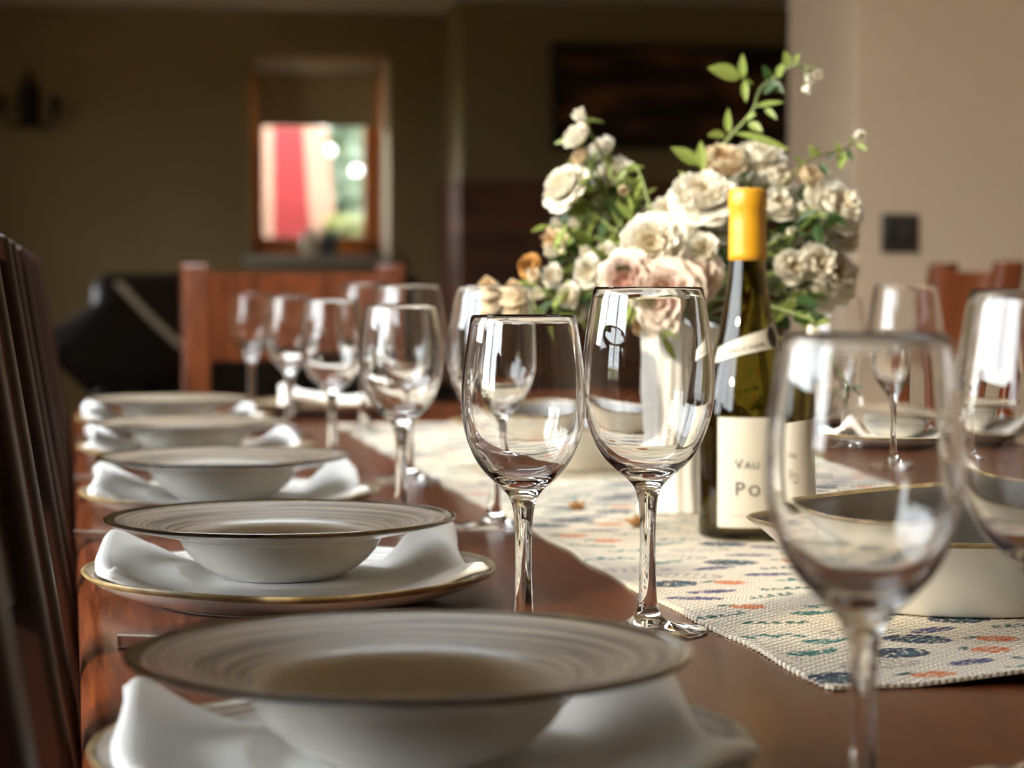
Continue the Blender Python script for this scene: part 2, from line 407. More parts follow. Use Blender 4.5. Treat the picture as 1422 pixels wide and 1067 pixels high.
# wall sconce
sc = empty('wall_sconce', (-.187, YB, 1.78)); tag(sc, 'black iron two-armed candle sconce on the far wall at the left', 'wall lamp')
obj('back_plate', box(-.05, .05, -.03, -.002, -.07, .13, .01), M_IRON, sc)
obj('finial', lathe(catmull([(0, .10), (.03, .11), (.022, .15), (.01, .19), (0, .215)], 4), 16), M_IRON, sc, (0, -.03, 0))
for s in (-1, 1):
    a = obj('arm', tube(catmull([(0, -.02, -.02), (s * .05, -.06, -.075), (s * .11, -.08, -.05), (s * .125, -.08, 0)], 6), .010, 8), M_IRON, sc)
    obj('candle_cup', lathe([(0, -.005), (.034, 0), (.038, .012), (.022, .016), (.022, .07), (0, .072)], 16), M_IRON, a, (s * .125, -.08, 0))

# double switch plate on the partition
sw = empty('switch_plate', (1.857, 5.0, 1.08)); tag(sw, 'square dark metal switch plate on the pale wall right of the flowers', 'switch')
obj('plate', box(-.045, .045, -.006, -.0005, -.044, .044, .003), mat('dark_bronze', (.10, .09, .08), .35, .8), sw)
for s in (-1, 1):
    obj('rocker', box(s * .019 - .012, s * .019 + .012, -.011, -.005, -.025, .025, .002), mat('black_rocker', (.02, .018, .016), .3), sw)

# armchair, cushion and throw
M_LEATHER = noise_col(mat('dark_leather', (.022, .018, .018), .45), [(.3, (.016, .013, .013)), (.7, (.03, .024, .023))], (1, 1, 1), 30., 4., .2, .003)
ac = empty('sofa', (.63, 7.5, 0)); tag(ac, 'low dark leather two-seat sofa against the far side of the room', 'sofa')
obj('base', box(-.48, .48, -.42, .42, .10, .36, .03, 3), M_LEATHER, ac)
obj('backrest', box(-.56, .56, .18, .44, .34, 1.00, .07, 4, lambda c: (c.x, c.y + (c.z - .34) * .15, c.z)), M_LEATHER, ac)
for s in (-1, 1):
    obj('arm', box(s * .48 - .09, s * .48 + .09, -.44, .40, .10, .66, .06, 4), M_LEATHER, ac)
    obj('seat_cushion', box(min(0, s * .39), max(0, s * .39), -.44, .20, .36, .52, .05, 4), M_LEATHER, ac)
    for y in (-.36, .36): obj('foot', box(s * .5 - .03, s * .5 + .03, y - .03, y + .03, 0, .10), M_IRON, ac, smooth=False)
def pillow(w_, h_, t_, n=22):
    v, f = [], []
    for side in (1, -1):
        for j in range(n + 1):
            for i in range(n + 1):
                a, b = 2 * i / n - 1, 2 * j / n - 1
                k = (max(0, 1 - a ** 4) * max(0, 1 - b ** 4)) ** .5
                x = a * w_ / 2 * (1 - .06 * (1 - b * b)); z = b * h_ / 2 * (1 - .06 * (1 - a * a))
                v.append((x, side * t_ / 2 * k, z))
    o = (n + 1) ** 2
    for s in range(2):
        for j in range(n):
            for i in range(n):
                q = [s * o + j * (n + 1) + i, s * o + j * (n + 1) + i + 1, s * o + (j + 1) * (n + 1) + i + 1, s * o + (j + 1) * (n + 1) + i]
                f.append(tuple(q if s == 1 else q[::-1]))
    return mesh(v, f)
def pillow_edge(w_, h_):
    pts = []
    n = 16
    for (a0, b0, a1, b1) in [(-1, -1, 1, -1), (1, -1, 1, 1), (1, 1, -1, 1), (-1, 1, -1, -1)]:
        for k in range(n):
            a = a0 + (a1 - a0) * k / n; b = b0 + (b1 - b0) * k / n
            pts.append((a * w_ / 2 * (1 - .06 * (1 - b * b)), 0, b * h_ / 2 * (1 - .06 * (1 - a * a))))
    pts.append(pts[0])
    return pts
M_LITEDGE = mat('pale_lit_edge', (.88, .82, .70), .8)  # light caught by the cushion side, put in as a pale tube
for (x, y, z, sz, rot, mt, lab) in [(.142, 7.25, .742, .32, 45, mat('black_cloth', (.014, .012, .013), .85), 'black cushion with a pale lit edge leaning at the left end of the sofa'),
                                    (.088, 7.37, .775, .24, 58, mat('slate_cloth', (.075, .075, .09), .85), 'slate-grey cushion with a beige lit edge behind the black one')]:
    cu = empty('cushion', (x, y, z)); cu.rotation_euler = (math.radians(-12), math.radians(rot), 0); tag(cu, lab, 'cushion', 'sofa cushions')
    obj('cover', pillow(sz, sz, .12), mt, cu)
    obj('lit_edge', tube(pillow_edge(sz * 1.02, sz * 1.02)[32:49], [.004] + [.017] * 15 + [.004], 8), M_LITEDGE, cu)

# ------------------------------------------------------------------ dining table
tb = empty('dining_table', (.603, 2.2, 0)); tag(tb, 'long reddish-brown polished wooden dining table', 'table')
TX0, TX1, TY0, TY1 = .004, 1.202, .12, 4.16
obj('table_top', box(TX0 - .603, TX1 - .603, TY0 - 2.2, TY1 - 2.2, TOP - .045, TOP, .016, 4), M_TABLE, tb)
obj('apron', joined([box(-.50, -.475, -1.9, 1.8, .61, .705), box(.475, .50, -1.9, 1.8, .61, .705), box(-.50, .50, -1.9, -1.875, .61, .705), box(-.50, .50, 1.775, 1.8, .61, .705)]), M_TABLE, tb, smooth=False)
for sx in (-1, 1):
    for yy in (-1.86, 1.76):
        obj('leg', box(sx * .465 - .045, sx * .465 + .045, yy - .045, yy + .045, 0, .705, .008), M_TABLE, tb)

# ------------------------------------------------------------------ chairs (front faces local +X)
def make_chair(m):
    r = empty('dining_chair')
    lean = math.tan(math.radians(9.2))
    sh = lambda c: (c.x - max(0, c.z - .46) * lean - max(0, .46 - c.z) * .10, c.y, c.z)
    for s in (-1, 1):
        obj('back_post', box(-.045, 0, s * .1925 - .0275, s * .1925 + .0275, 0, 1.005, .006, 3, sh), m, r)
        obj('leg', box(.36, .405, s * .195 - .0225, s * .195 + .0225, 0, .44, .005, 2), m, r)
        obj('stretcher', box(-.02, .37, s * .195 - .011, s * .195 + .011, .18, .215, .004, 2), m, r)
    def curve(c):
        x, y, z = sh(c); return (x - .018 * (1 - (y / .166) ** 2), y, z)
    def rail(z0, z1, th):
        v, f = [], []
        ny = 12
        for j in range(ny + 1):
            y = -.170 + .34 * j / ny; b = -.018 * (1 - (y / .17) ** 2)
            for (x, z) in ((-.010, z0), (-.010, z1), (-.010 - th, z1), (-.010 - th, z0)):
                v.append((x + b - max(0, z - .46) * lean, y, z))
        for j in range(ny):
            for k in range(4):
                f.append((j * 4 + k, j * 4 + (k + 1) % 4, (j + 1) * 4 + (k + 1) % 4, (j + 1) * 4 + k))
        f += [(0, 3, 2, 1), (ny * 4, ny * 4 + 1, ny * 4 + 2, ny * 4 + 3)]
        return mesh(v, f)
    obj('top_rail', rail(.815, .988, .022), m, r, smooth=False)
    obj('lower_rail', rail(.53, .575, .020), m, r, smooth=False)
    obj('seat', box(-.03, .42, -.22, .22, .44, .475, .012, 3), m, r)
    obj('seat_rail', box(-.01, .385, -.19, .19, .385, .44, .003), m, r, smooth=False)
    return r
base_chair = make_chair(M_DCHAIR)
LY = [.967, 1.580, 2.186, 2.799, 3.396]
cl = ['dark wooden chair at the left edge, nearest of the row tucked against the table',
      'dark wooden chair tucked beside the second bowl from the front',
      'dark wooden chair tucked beside the third bowl from the front',
      'dark wooden chair tucked beside the fourth bowl from the front',
      'dark wooden chair tucked beside the farthest bowl of the left row']
for i, y in enumerate(LY):
    c = base_chair if i == 0 else copy_tree(base_chair)
    c.location = (.043, y, 0); tag(c, cl[i], 'chair', 'chairs tucked along the left side')
red_chair = make_chair(M_CHAIR)
red_chair.location = (.432, 4.455, 0); red_chair.rotation_euler = (0, 0, -PI / 2)
tag(red_chair, 'reddish wooden chair at the head of the table under the far window', 'chair')
c = copy_tree(red_chair); c.location = (1.512, 3.985, 0); c.rotation_euler = (0, 0, PI - .08)
tag(c, 'reddish wooden chair pulled out on the right below the switch plate', 'chair')

# ------------------------------------------------------------------ runner
def make_runner():
    X0, X1, Y0, Y1 = .397, .826, 1.172, 3.50
    cell = .002
    nx, ny = int((X1 - X0) / cell), int((Y1 - Y0) / cell)
    xs = np.linspace(X0, X1, nx + 1); ys = np.linspace(Y0, Y1, ny + 1)
    GX, GY = np.meshgrid(xs, ys)
    colr = np.empty((ny + 1, nx + 1, 3)); colr[:] = (.68, .60, .49)
    rs = np.random.RandomState(11)
    colr *= (1 + rs.uniform(-.06, .06, (ny + 1, nx + 1, 1)))
    # sparse dropout so prints look woven
    drop = rs.rand(ny + 1, nx + 1) < .14
    def stamp(mask, x, y, R, c, a=1.):
        i0, i1 = max(0, int((y - R - Y0) / cell)), min(ny + 1, int((y + R - Y0) / cell) + 2)
        j0, j1 = max(0, int((x - R - X0) / cell)), min(nx + 1, int((x + R - X0) / cell) + 2)
        if i1 <= i0 or j1 <= j0: return
        m = mask(GX[i0:i1, j0:j1] - x, GY[i0:i1, j0:j1] - y) & ~drop[i0:i1, j0:j1]
        sub = colr[i0:i1, j0:j1]; sub[m] = sub[m] * (1 - a) + np.array(c) * a
    def ell(x, y, rx, ry, ang, c, a=1.):
        ca, sa = math.cos(ang), math.sin(ang)
        stamp(lambda u, w: ((u * ca + w * sa) / rx) ** 2 + ((-u * sa + w * ca) / ry) ** 2 < 1, x, y, max(rx, ry), c, a)
    def ring(x, y, rx, ry, ang, c):
        ca, sa = math.cos(ang), math.sin(ang)
        def mk(u, w):
            p, q = u * ca + w * sa, -u * sa + w * ca
            d = (p / rx) ** 2 + (q / ry) ** 2
            return ((d < 1) & (d > .68)) | ((d < 1) & (np.mod(p + 10, .007) < .0022))
        stamp(mk, x, y, max(rx, ry), c, .75)
    NAVY, TEAL, ORA, GREY, PUR, GRN = (.018, .035, .07), (.03, .16, .14), (.60, .17, .05), (.24, .20, .18), (.07, .06, .16), (.03, .10, .07)
    row = 0
    y = Y0 + .022
    while y < Y1 - .01:
        x = X0 + .018 + (row % 2) * .03
        k = row * 2
        while x < X1 - .012:
            jx, jy = x + rs.uniform(-.007, .007), y + rs.uniform(-.007, .007); t = (k + (row % 3)) % 7; an = rs.uniform(-.6, .6)
            if t == 0:
                ell(jx, jy, .021, .017, an, NAVY); ell(jx + .004, jy - .003, .010, .005, an, (.03, .10, .13))
            elif t == 1:
                ell(jx, jy, .013, .011, an, ORA)
                ell(jx - .014, jy + .008, .008, .003, an + .6, GRN)
            elif t == 2:
                for q in range(-2, 3): ell(jx + q * .008, jy + .005 * (q % 2) - .002, .0075, .003, an + (.8 if q % 2 else -.8), TEAL)
            elif t == 3: ring(jx, jy, .026, .014, an, GREY)
            elif t == 4: ell(jx, jy, .020, .008, an, PUR); 
            elif t == 5:
                ell(jx, jy, .024, .0018, an, GRN)
                for q in range(-2, 3): ell(jx + q * .009 * math.cos(an), jy + q * .009 * math.sin(an) + .005, .006, .0028, an + 1., GRN)
            else:
                ell(jx, jy, .012, .009, an, TEAL); ell(jx + .017, jy + .006, .011, .004, an + .7, TEAL)
            x += .056; k += 1
        y += .040; row += 1
    Z = np.full(GX.shape, TOP + .0026)
    d = GY - Y0
    near = np.clip(1 - d / .085, 0, 1)
    lift = near * near * .0095 * np.clip((GX - X0 - .05) / .10, 0, 1)
    Z += lift
    Z += .00035 * np.sin(GX * 2 * PI / .008) * np.sin(GY * 2 * PI / .008)
    # scalloped selvedges
    wav = .0034 * np.abs(np.sin(GY * PI / .0085)) + .0028 * np.sin(GY * 9) + .0016 * np.sin(GY * 37)
    PX = GX.copy()
    e = np.clip(1 - (GX - X0) / .012, 0, 1); PX -= wav * e
    e = np.clip(1 - (X1 - GX) / .012, 0, 1); PX += wav * e
    n = (nx + 1) * (ny + 1)
    top = np.stack([PX, GY, Z], -1).reshape(-1, 3)
    idx = np.arange(n).reshape(ny + 1, nx + 1)
    q = np.stack([idx[:-1, :-1], idx[:-1, 1:], idx[1:, 1:], idx[1:, :-1]], -1).reshape(-1, 4)
    loop = np.concatenate([idx[0, :], idx[1:, -1], idx[-1, -2::-1], idx[-2:0:-1, 0]])
    bot = top[loop].copy(); bot[:, 2] -= .0022
    bi = np.arange(n, n + len(loop)); nl = np.roll(loop, -1); nb = np.roll(bi, -1)
    sk = np.stack([loop, bi, nb, nl], -1)
    V = np.concatenate([top, bot]); Fq = np.concatenate([q, sk])
    me = bpy.data.meshes.new('runner')
    me.vertices.add(len(V)); me.vertices.foreach_set('co', V.ravel())
    me.loops.add(Fq.size); me.loops.foreach_set('vertex_index', Fq.ravel().astype(np.int32))
    me.polygons.add(len(Fq)); me.polygons.foreach_set('loop_start', np.arange(0, Fq.size, 4, dtype=np.int32))
    me.update(calc_edges=True); me.validate()
    at = me.attributes.new('print_colour', 'FLOAT_COLOR', 'POINT')
    c4 = np.ones((len(V), 4), np.float32); c4[:n, :3] = colr.reshape(-1, 3); c4[n:, :3] = (.55, .46, .33)
    at.data.foreach_set('color', c4.ravel())
    m = mat('runner_weave', (.6, .5, .4), .9, spec=.1, sheen=.15)
    a = N(m, 'ShaderNodeAttribute', attribute_name='print_colour'); L(m, a, 'Color', bsdf(m), 'Base Color')
    tc = N(m, 'ShaderNodeTexCoord'); sp = N(m, 'ShaderNodeSeparateXYZ'); L(m, tc, 'Object', sp, 'Vector')
    hs = []
    for ax in ('X', 'Y'):
        mu = N(m, 'ShaderNodeMath', operation='MULTIPLY'); mu.inputs[1].default_value = 2 * PI / .0042; L(m, sp, ax, mu, 0)
        si = N(m, 'ShaderNodeMath', operation='SINE'); L(m, mu, 'Value', si, 0); hs.append(si)
    pr = N(m, 'ShaderNodeMath', operation='MULTIPLY'); L(m, hs[0], 'Value', pr, 0); L(m, hs[1], 'Value', pr, 1)
    bp = N(m, 'ShaderNodeBump', Strength=.9, Distance=.0012); L(m, pr, 'Value', bp, 'Height'); L(m, bp, 'Normal', bsdf(m), 'Normal')
    return tag(obj('table_runner', me, m), 'cream woven table runner printed with navy, teal and orange leaves and dots', 'table runner')
make_runner()
RT = TOP + .0034

# ------------------------------------------------------------------ wine glasses
def glass_mesh(k):
    if k == 'L':
        out = [(.0372, .0005), (.0375, .0012), (.0365, .0020), (.026, .0035), (.014, .0066), (.0082, .012), (.0060, .020), (.0051, .040), (.0050, .064), (.0058, .080), (.0080, .0895),
               (.0125, .0955), (.0195, .1015), (.0285, .1105), (.0358, .1245), (.0402, .140), (.0415, .1535), (.0408, .172), (.0383, .191), (.0343, .2140)]
        inn = [(.0338, .2146), (.0332, .2140), (.0370, .191), (.0395, .172), (.0401, .1535), (.0387, .140), (.0341, .1248), (.0268, .1122), (.0175, .1045), (.009, .1015), (.003, .1003)]
    else:
        out = [(.0345, .0005), (.0348, .0012), (.0338, .0020), (.024, .0034), (.013, .0064), (.0080, .0115), (.0060, .019), (.0052, .038), (.0051, .062), (.0060, .079), (.0084, .0885),
               (.0130, .0945), (.0195, .1005), (.0270, .109), (.0330, .121), (.0366, .134), (.0377, .1455), (.0371, .160), (.0349, .178), (.0318, .1975)]
        inn = [(.0313, .1981), (.0307, .1975), (.0337, .178), (.0359, .160), (.0364, .1455), (.0352, .134), (.0314, .1212), (.0252, .1105), (.0172, .1030), (.009, .1003), (.003, .0992)]
    p = [(0, .0005)] + [tuple(q) for q in catmull(out, 4)] + [tuple(q) for q in catmull(inn, 4)] + [(0, inn[-1][1] - .0001)]
    return lathe(p, 72)
GM = {'L': glass_mesh('L'), 'S': glass_mesh('S')}
def wine_glass(k, x, y, label, rz=0.):
    o = obj('wine_glass', GM[k], M_GLASS, None, (x, y, TOP + .0003), rz)
    return tag(o, label, 'wine glass', 'large wine glasses' if k == 'L' else 'small wine glasses')
wine_glass('L', .353, 1.392, 'sharp large wine glass in the centre, left of the wine bottle')
wine_glass('S', .267, 1.357, 'sharp smaller wine glass in the centre, left of the taller one')
wine_glass('S', .295, .830, 'very blurred small wine glass in the right foreground, before the large serving bowl')
wine_glass('L', .415, .933, 'blurred large wine glass cut off by the right edge of the photo')
wine_glass('L', .371, 2.022, 'large wine glass just behind and left of the sharp pair')
wine_glass('S', .293, 2.062, 'small wine glass beside the third bowl, largest of the blurred left group')
wine_glass('L', .365, 2.509, 'large wine glass rising behind the largest glass of the blurred left group')
wine_glass('S', .300, 2.685, 'small wine glass beside the fourth bowl, second from the front of the left small ones')
wine_glass('L', .424, 3.375, 'farthest large wine glass of the left group, near the head setting')
wine_glass('S', .307, 3.294, 'small wine glass beside the farthest bowl of the left row')
wine_glass('S', .300, 3.905, 'leftmost and farthest small wine glass, in front of the head chair')
wine_glass('L', .911, 2.433, 'large wine glass on the right, seen below the switch plate')
wine_glass('S', .938, 2.749, 'small wine glass on the right, just beside the hanging flower bud')
wine_glass('S', 1.150, 2.640, 'small wine glass near the right edge, seen through the foreground glass')

# ------------------------------------------------------------------ bowls, plates, napkins, forks
def bowl_mesh():
    out = [(.038, 0), (.041, .0006), (.0435, .0022), (.0515, .0072), (.0595, .0145), (.0655, .0225), (.0692, .0305), (.0735, .0333), (.090, .0375), (.112, .0433), (.1185, .0452)]
    n1 = len(catmull(out, 3))
    lip = [(.1200, .0463), (.1205, .0477), (.1190, .0486), (.1165, .0482)]
    inn = [(.1130, .0472), (.092, .0418), (.074, .0373), (.0675, .0350)]
    well = [(.0640, .0325), (.0600, .0265), (.053, .0155), (.040, .0085), (.020, .0065), (.004, .006)]
    o = catmull(out, 3); i = catmull(inn, 3); w_ = catmull(well, 3)
    p = [(0, .0008)] + o + lip + i + w_ + [(0, .006)]
    mi = [0] * (len(o) - 3) + [1] * (len(lip) + 4) + [2] * (len(i) - 1) + [3] * (len(w_) + 3)
    mi = mi[:len(p) - 1]
    me = lathe([tuple(q) for q in p], 96, mi)
    for m in (M_GLZ, M_RIM, M_INNER, M_WELL): me.materials.append(m)
    return me
def plate_mesh():
    out = [(.086, .0008), (.090, .0004), (.094, .002), (.108, .0055), (.126, .0115), (.138, .0178)]
    lip = [(.1408, .0200), (.1422, .0216), (.1412, .0228), (.1392, .0224)]
    inn = [(.136, .0205), (.124, .0145), (.108, .0090), (.092, .0064), (.060, .0058), (.01, .0056)]
    o = catmull(out, 3); i = catmull(inn, 4)
    p = [(0, .002)] + o + lip + i + [(0, .0056)]
    mi = ([0] * len(o) + [1] * (len(lip) + 1) + [2] * 200)[:len(p) - 1]
    def wob(a, r, z):
        k = sstep(.09, .142, r); return (.0012 * math.sin(3 * a + .5) * k, (.0011 * math.sin(2 * a + 1.2) + .0005 * math.sin(5 * a)) * k)
    me = lathe([tuple(q) for q in p], 96, mi, wob)
    for m in (M_GLZ, M_RIML, M_INNER): me.materials.append(m)
    return me
BM, PM = bowl_mesh(), plate_mesh()

def plate_z(r):
    xs = [0, .06, .092, .108, .124, .136, .142, .3]; zs = [.0056, .0058, .0064, .0090, .0145, .0205, .0228, .0228]
    return float(np.interp(r, xs, zs))
def napkin_mesh(seed, tc=.0096, pk=1., lk=1.):
    rnd = random.Random(seed); p1, p2, p3 = rnd.uniform(0, 6), rnd.uniform(0, 6), rnd.uniform(-.002, .002)
    nx, ny = 60, 30; U0, U1, V0, V1 = -.128, .124, -.072, .084
    top, bot = [], []
    for j in range(ny + 1):
        for i in range(nx + 1):
            u = U0 + (U1 - U0) * i / nx; w_ = V0 + (V1 - V0) * j / ny
            b = plate_z(math.hypot(u, w_)) + .0006
            fl = .55 + .45 * max(-.6, w_ / V1)
            lf = lk * .0205 * sstep(.015, .122, -u) * (.30 + .70 * sstep(-.8, .55, w_ / V1))
            rt = pk * (.026 + p3) * sstep(.070, .110, u) * fl * (1 - .42 * sstep(.110, .126, u))
            wr = (.0014 * math.sin(u * 60 + w_ * 25 + p1) + .001 * math.sin(w_ * 90 + u * 18 + p2)) * sstep(.085, .12, math.hypot(u, w_))
            lo = b + .55 * (lf + rt)
            th = min(tc, .0088) if math.hypot(u, w_) < .07 else .0058 + (min(tc, .0088) - .0058) * (1 - sstep(.07, .1, math.hypot(u, w_)))
            ed = min(1, min(u - U0, U1 - u, w_ - V0, V1 - w_) / .006)
            th *= .2 + .8 * math.sqrt(max(0, ed))
            hi = b + th + lf + rt + wr
            if math.hypot(u, w_) < .072: hi = b + tc
            uu = u + .004 * math.sin(w_ * 40 + p2) * sstep(.1, .13, abs(u)); vv = w_ + .003 * math.sin(u * 38 + p1)
            top.append((uu, vv, max(hi, lo + .0012))); bot.append((uu, vv, lo))
    n = len(top); f = []
    I = lambda i, j: j * (nx + 1) + i
    for j in range(ny):
        for i in range(nx):
            f.append((I(i, j), I(i + 1, j), I(i + 1, j + 1), I(i, j + 1))); f.append((n + I(i, j), n + I(i, j + 1), n + I(i + 1, j + 1), n + I(i + 1, j)))
    lp = [I(i, 0) for i in range(nx)] + [I(nx, j) for j in range(ny)] + [I(i, ny) for i in range(nx, 0, -1)] + [I(0, j) for j in range(ny, 0, -1)]
    for k in range(len(lp)):
        a, b = lp[k], lp[(k + 1) % len(lp)]; f.append((a, n + a, n + b, b))
    return mesh(top + bot, f)
TC = [.0096, .0096, .0070, .0026, .0014]
NM = [napkin_mesh(k, t, p, l) for k, t, p, l in zip((1, 0, 2, 4, 3), TC, (.9, 1., .75, .55, .5), (.5, .68, .75, .7, .6))]
BZ = .865             # bowls are this much of the modelled height

def fork_parts(r):
    # along local +X from the handle end
    v, f = [], []
    prof = [(0, .0044, .0062), (.002, .0048, .0066), (.05, .0040, .0048), (.10, .0030, .0028), (.128, .0028, .0024), (.142, .0075, .0020), (.155, .0118, .0018)]
    for (x, hw, t) in prof:
        z = .0045 - .004 * math.sin(min(1, x / .13) * PI) * .6 + (.003 if x > .12 else 0)
        v += [(x, -hw, z - t / 2), (x, hw, z - t / 2), (x, hw, z + t / 2), (x, -hw, z + t / 2)]
    for i in range(len(prof) - 1):
        for k in range(4): f.append((i * 4 + k, i * 4 + (k + 1) % 4, (i + 1) * 4 + (k + 1) % 4, (i + 1) * 4 + k))
    f += [(0, 3, 2, 1), tuple(len(v) - 4 + k for k in range(4))]
    obj('handle', mesh(v, f), M_STEEL, r, smooth=False)
    for k in range(4):
        y = -.0098 + .0065 * k
        obj('tine', tube([(.154, y, .0056), (.175, y, .0040), (.192, y, .0034), (.202, y, .0050)], [.0013, .0013, .0011, .0006], 6), M_STEEL, r)

pos_words = ['nearest', 'second', 'third', 'fourth', 'farthest']
PX = .147
NAP = {0: 'white folded napkin under the nearest bowl in the left foreground', 1: 'white napkin with upturned corners under the sharp second bowl',
       2: 'white napkin under the third bowl of the left row', 3: 'white napkin under the fourth bowl of the left row', 4: 'white napkin under the farthest bowl of the left row'}
BOWL = ['large blurred wide-rimmed bowl in the foreground, nearest of the left row', 'sharp wide-rimmed bowl, second of the left row, dark brown rim',
        'wide-rimmed bowl third from the front in the left row', 'wide-rimmed bowl fourth from the front in the left row', 'farthest wide-rimmed bowl of the left row']
PLATE = ['pale plate under the nearest foreground bowl, cut by the bottom edge', 'sharp white plate with tan rim under the second bowl', 'white plate under the third bowl of the left row',
         'white plate under the fourth bowl of the left row', 'white plate under the farthest bowl of the left row']
def setting(x, y, rz, labs, nap, tilt=(0, 0), bowl=True):
    p = obj('dinner_plate', PM, [], None, (x, y, TOP + .0002), rz); tag(p, labs[0], 'plate', 'dinner plates')
    n = obj('napkin', NM[nap], M_NAPKIN, None, (x, y, TOP + .0006), rz); tag(n, labs[1], 'napkin', 'white napkins')
    if bowl:
        b = obj('soup_bowl', BM, [], None, (x - .006 * math.cos(rz), y - .006 * math.sin(rz), TOP + .0074 + TC[nap]), rz + .7 * nap); b.scale = (1, 1, .95 if nap == 0 and y < 1 else BZ)
        b.rotation_euler = (tilt[0], tilt[1], rz); tag(b, labs[2], 'bowl', 'wide-rimmed soup bowls')
for i, y in enumerate(LY):
    setting(PX, y, 0, (PLATE[i], NAP[i], BOWL[i]), i)
    fk = empty('fork', ([.026, .001, .003, .006][i] if i < 4 else .006, [1.393, 1.987, 2.57, 3.205, 3.80][i], TOP), .02) if i < 4 else None
    if fk:
        fork_parts(fk); tag(fk, ['steel fork behind the nearest plate, handle end at the table edge', 'steel fork between the second and third plates, handle over the table edge',
            'steel fork between the third and fourth plates at the table edge', 'steel fork between the two farthest plates of the left row'][i], 'fork', 'forks along the left edge')
setting(.430, 3.80, PI / 2, ('plate of the place setting at the head of the table', 'white napkin at the head setting, seen through the left glasses', 'bowl of the place setting at the head of the table'), 2, bowl=False)
RS = [(1.055, 2.80), (1.055, 3.40)]
setting(1.055, 2.80, PI, ('plate on the right side of the table behind the large right glass', 'bright white napkin on the right, behind the large wine glass', 'bowl on the right side of the table, seen through the foreground glass'), 1)
setting(1.055, 3.40, PI, ('farther plate on the right side, near the hanging bud', 'farther white napkin on the right side, near the hanging bud', 'farther bowl on the right side, near the hanging bud'), 0)

# serving bowls on the runner
def serving_mesh():
    out = [(.078, 0), (.083, .0006), (.088, .004), (.102, .018), (.120, .036), (.134, .048), (.1420, .0535)]
    lip = [(.1446, .0552), (.1452, .0566), (.1440, .0574), (.1418, .0566)]
    inn = [(.139, .0545), (.124, .0440), (.104, .026), (.086, .0115), (.06, .0062), (.01, .005)]
    o = catmull(out, 3); i = catmull(inn, 4)
    p = [(0, .0015)] + o + lip + i + [(0, .005)]
    mi = ([0] * len(o) + [1] * (len(lip) + 1) + [2] * 200)[:len(p) - 1]
    me = lathe([tuple(q) for q in p], 96, mi, lambda a, r, z: (.004 * math.cos(3 * a + 2.6) * sstep(.08, .14, r), .0022 * math.cos(3 * a + 2.6) * sstep(.1, .145, r)))
    for m in (M_GLZ, M_RIML, M_SHADEIN): me.materials.append(m)
    return me
SM = serving_mesh()
tag(obj('serving_bowl', SM, [], None, (.592, 1.468, RT - .0004)), 'large white serving bowl with its inside darkened for shade on the near end of the runner', 'serving bowl', 'serving bowls on the runner')
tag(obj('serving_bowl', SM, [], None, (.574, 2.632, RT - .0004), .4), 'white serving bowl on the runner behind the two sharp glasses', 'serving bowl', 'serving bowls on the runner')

# ------------------------------------------------------------------ wine bottle
BX, BY = .563, 1.880
bt = empty('wine_bottle', (BX, BY, RT - .0006)); tag(bt, 'green glass white-wine bottle with yellow capsule standing on the runner', 'bottle')
Rp = [(.036, 0), (.0395, .002), (.0405, .007), (.0405, .05), (.0405, .098), (.0396, .112), (.0362, .130), (.0310, .150), (.0262, .168), (.0216, .187), (.0182, .206), (.0158, .224), (.0146, .238), (.0143, .262), (.0143, .292)]
bp_ = catmull(Rp, 4)
def brad(z):
    return float(np.interp(z, [q[1] for q in bp_], [q[0] for q in bp_]))
M_BOT = mat('green_bottle_glass', (.105, .08, .010), .02, trans=1., ior=1.42)
obj('glass_body', lathe([(0, .006), (.02, .004), (.03, .0008)] + [tuple(q) for q in bp_] + [(0, .292)], 72), M_BOT, bt)
M_CAP = noise_col(mat('yellow_capsule', (.60, .29, .012), .4, coat=.15), [(.3, (.58, .27, .010)), (.7, (.64, .32, .016))], (1, 1, 1), 40., 2., .15, .001)
obj('capsule', lathe([(.0155, .2345), (.0160, .2345), (.01605, .240), (.0157, .268), (.0155, .277), (.0164, .279), (.0166, .284), (.0164, .291), (.0155, .2945), (.012, .2955), (0, .2955)], 48), M_CAP, bt)
view = math.atan2(0 - BY, 0 - BX)           # direction from the bottle to the viewer
def wrap(a, z, off):
    r = brad(z) + off; an = view + a; return (r * math.cos(an), r * math.sin(an), z)
def label_mesh(a0, a1, zf0, zf1, n=48, k=6, off=.0004):
    v, f = [], []
    for i in range(n + 1):
        t = i / n; a = a0 + (a1 - a0) * t
        for j in range(k + 1):
            z = zf0(t) + (zf1(t) - zf0(t)) * j / k
            v.append(wrap(a, z, off))
    for i in range(n):
        for j in range(k):
            q = i * (k + 1) + j; f.append((q, q + k + 1, q + k + 2, q + 1))
    return mesh(v, f)
M_PAPER = mat('label_paper', (.52, .48, .41), .7)
M_INK = mat('label_ink', (.05, .045, .04), .7)
la0, la1 = math.radians(-36), math.radians(104)
lab = obj('front_label', label_mesh(la0, la1, lambda t: .0115, lambda t: .1035), M_PAPER, bt)
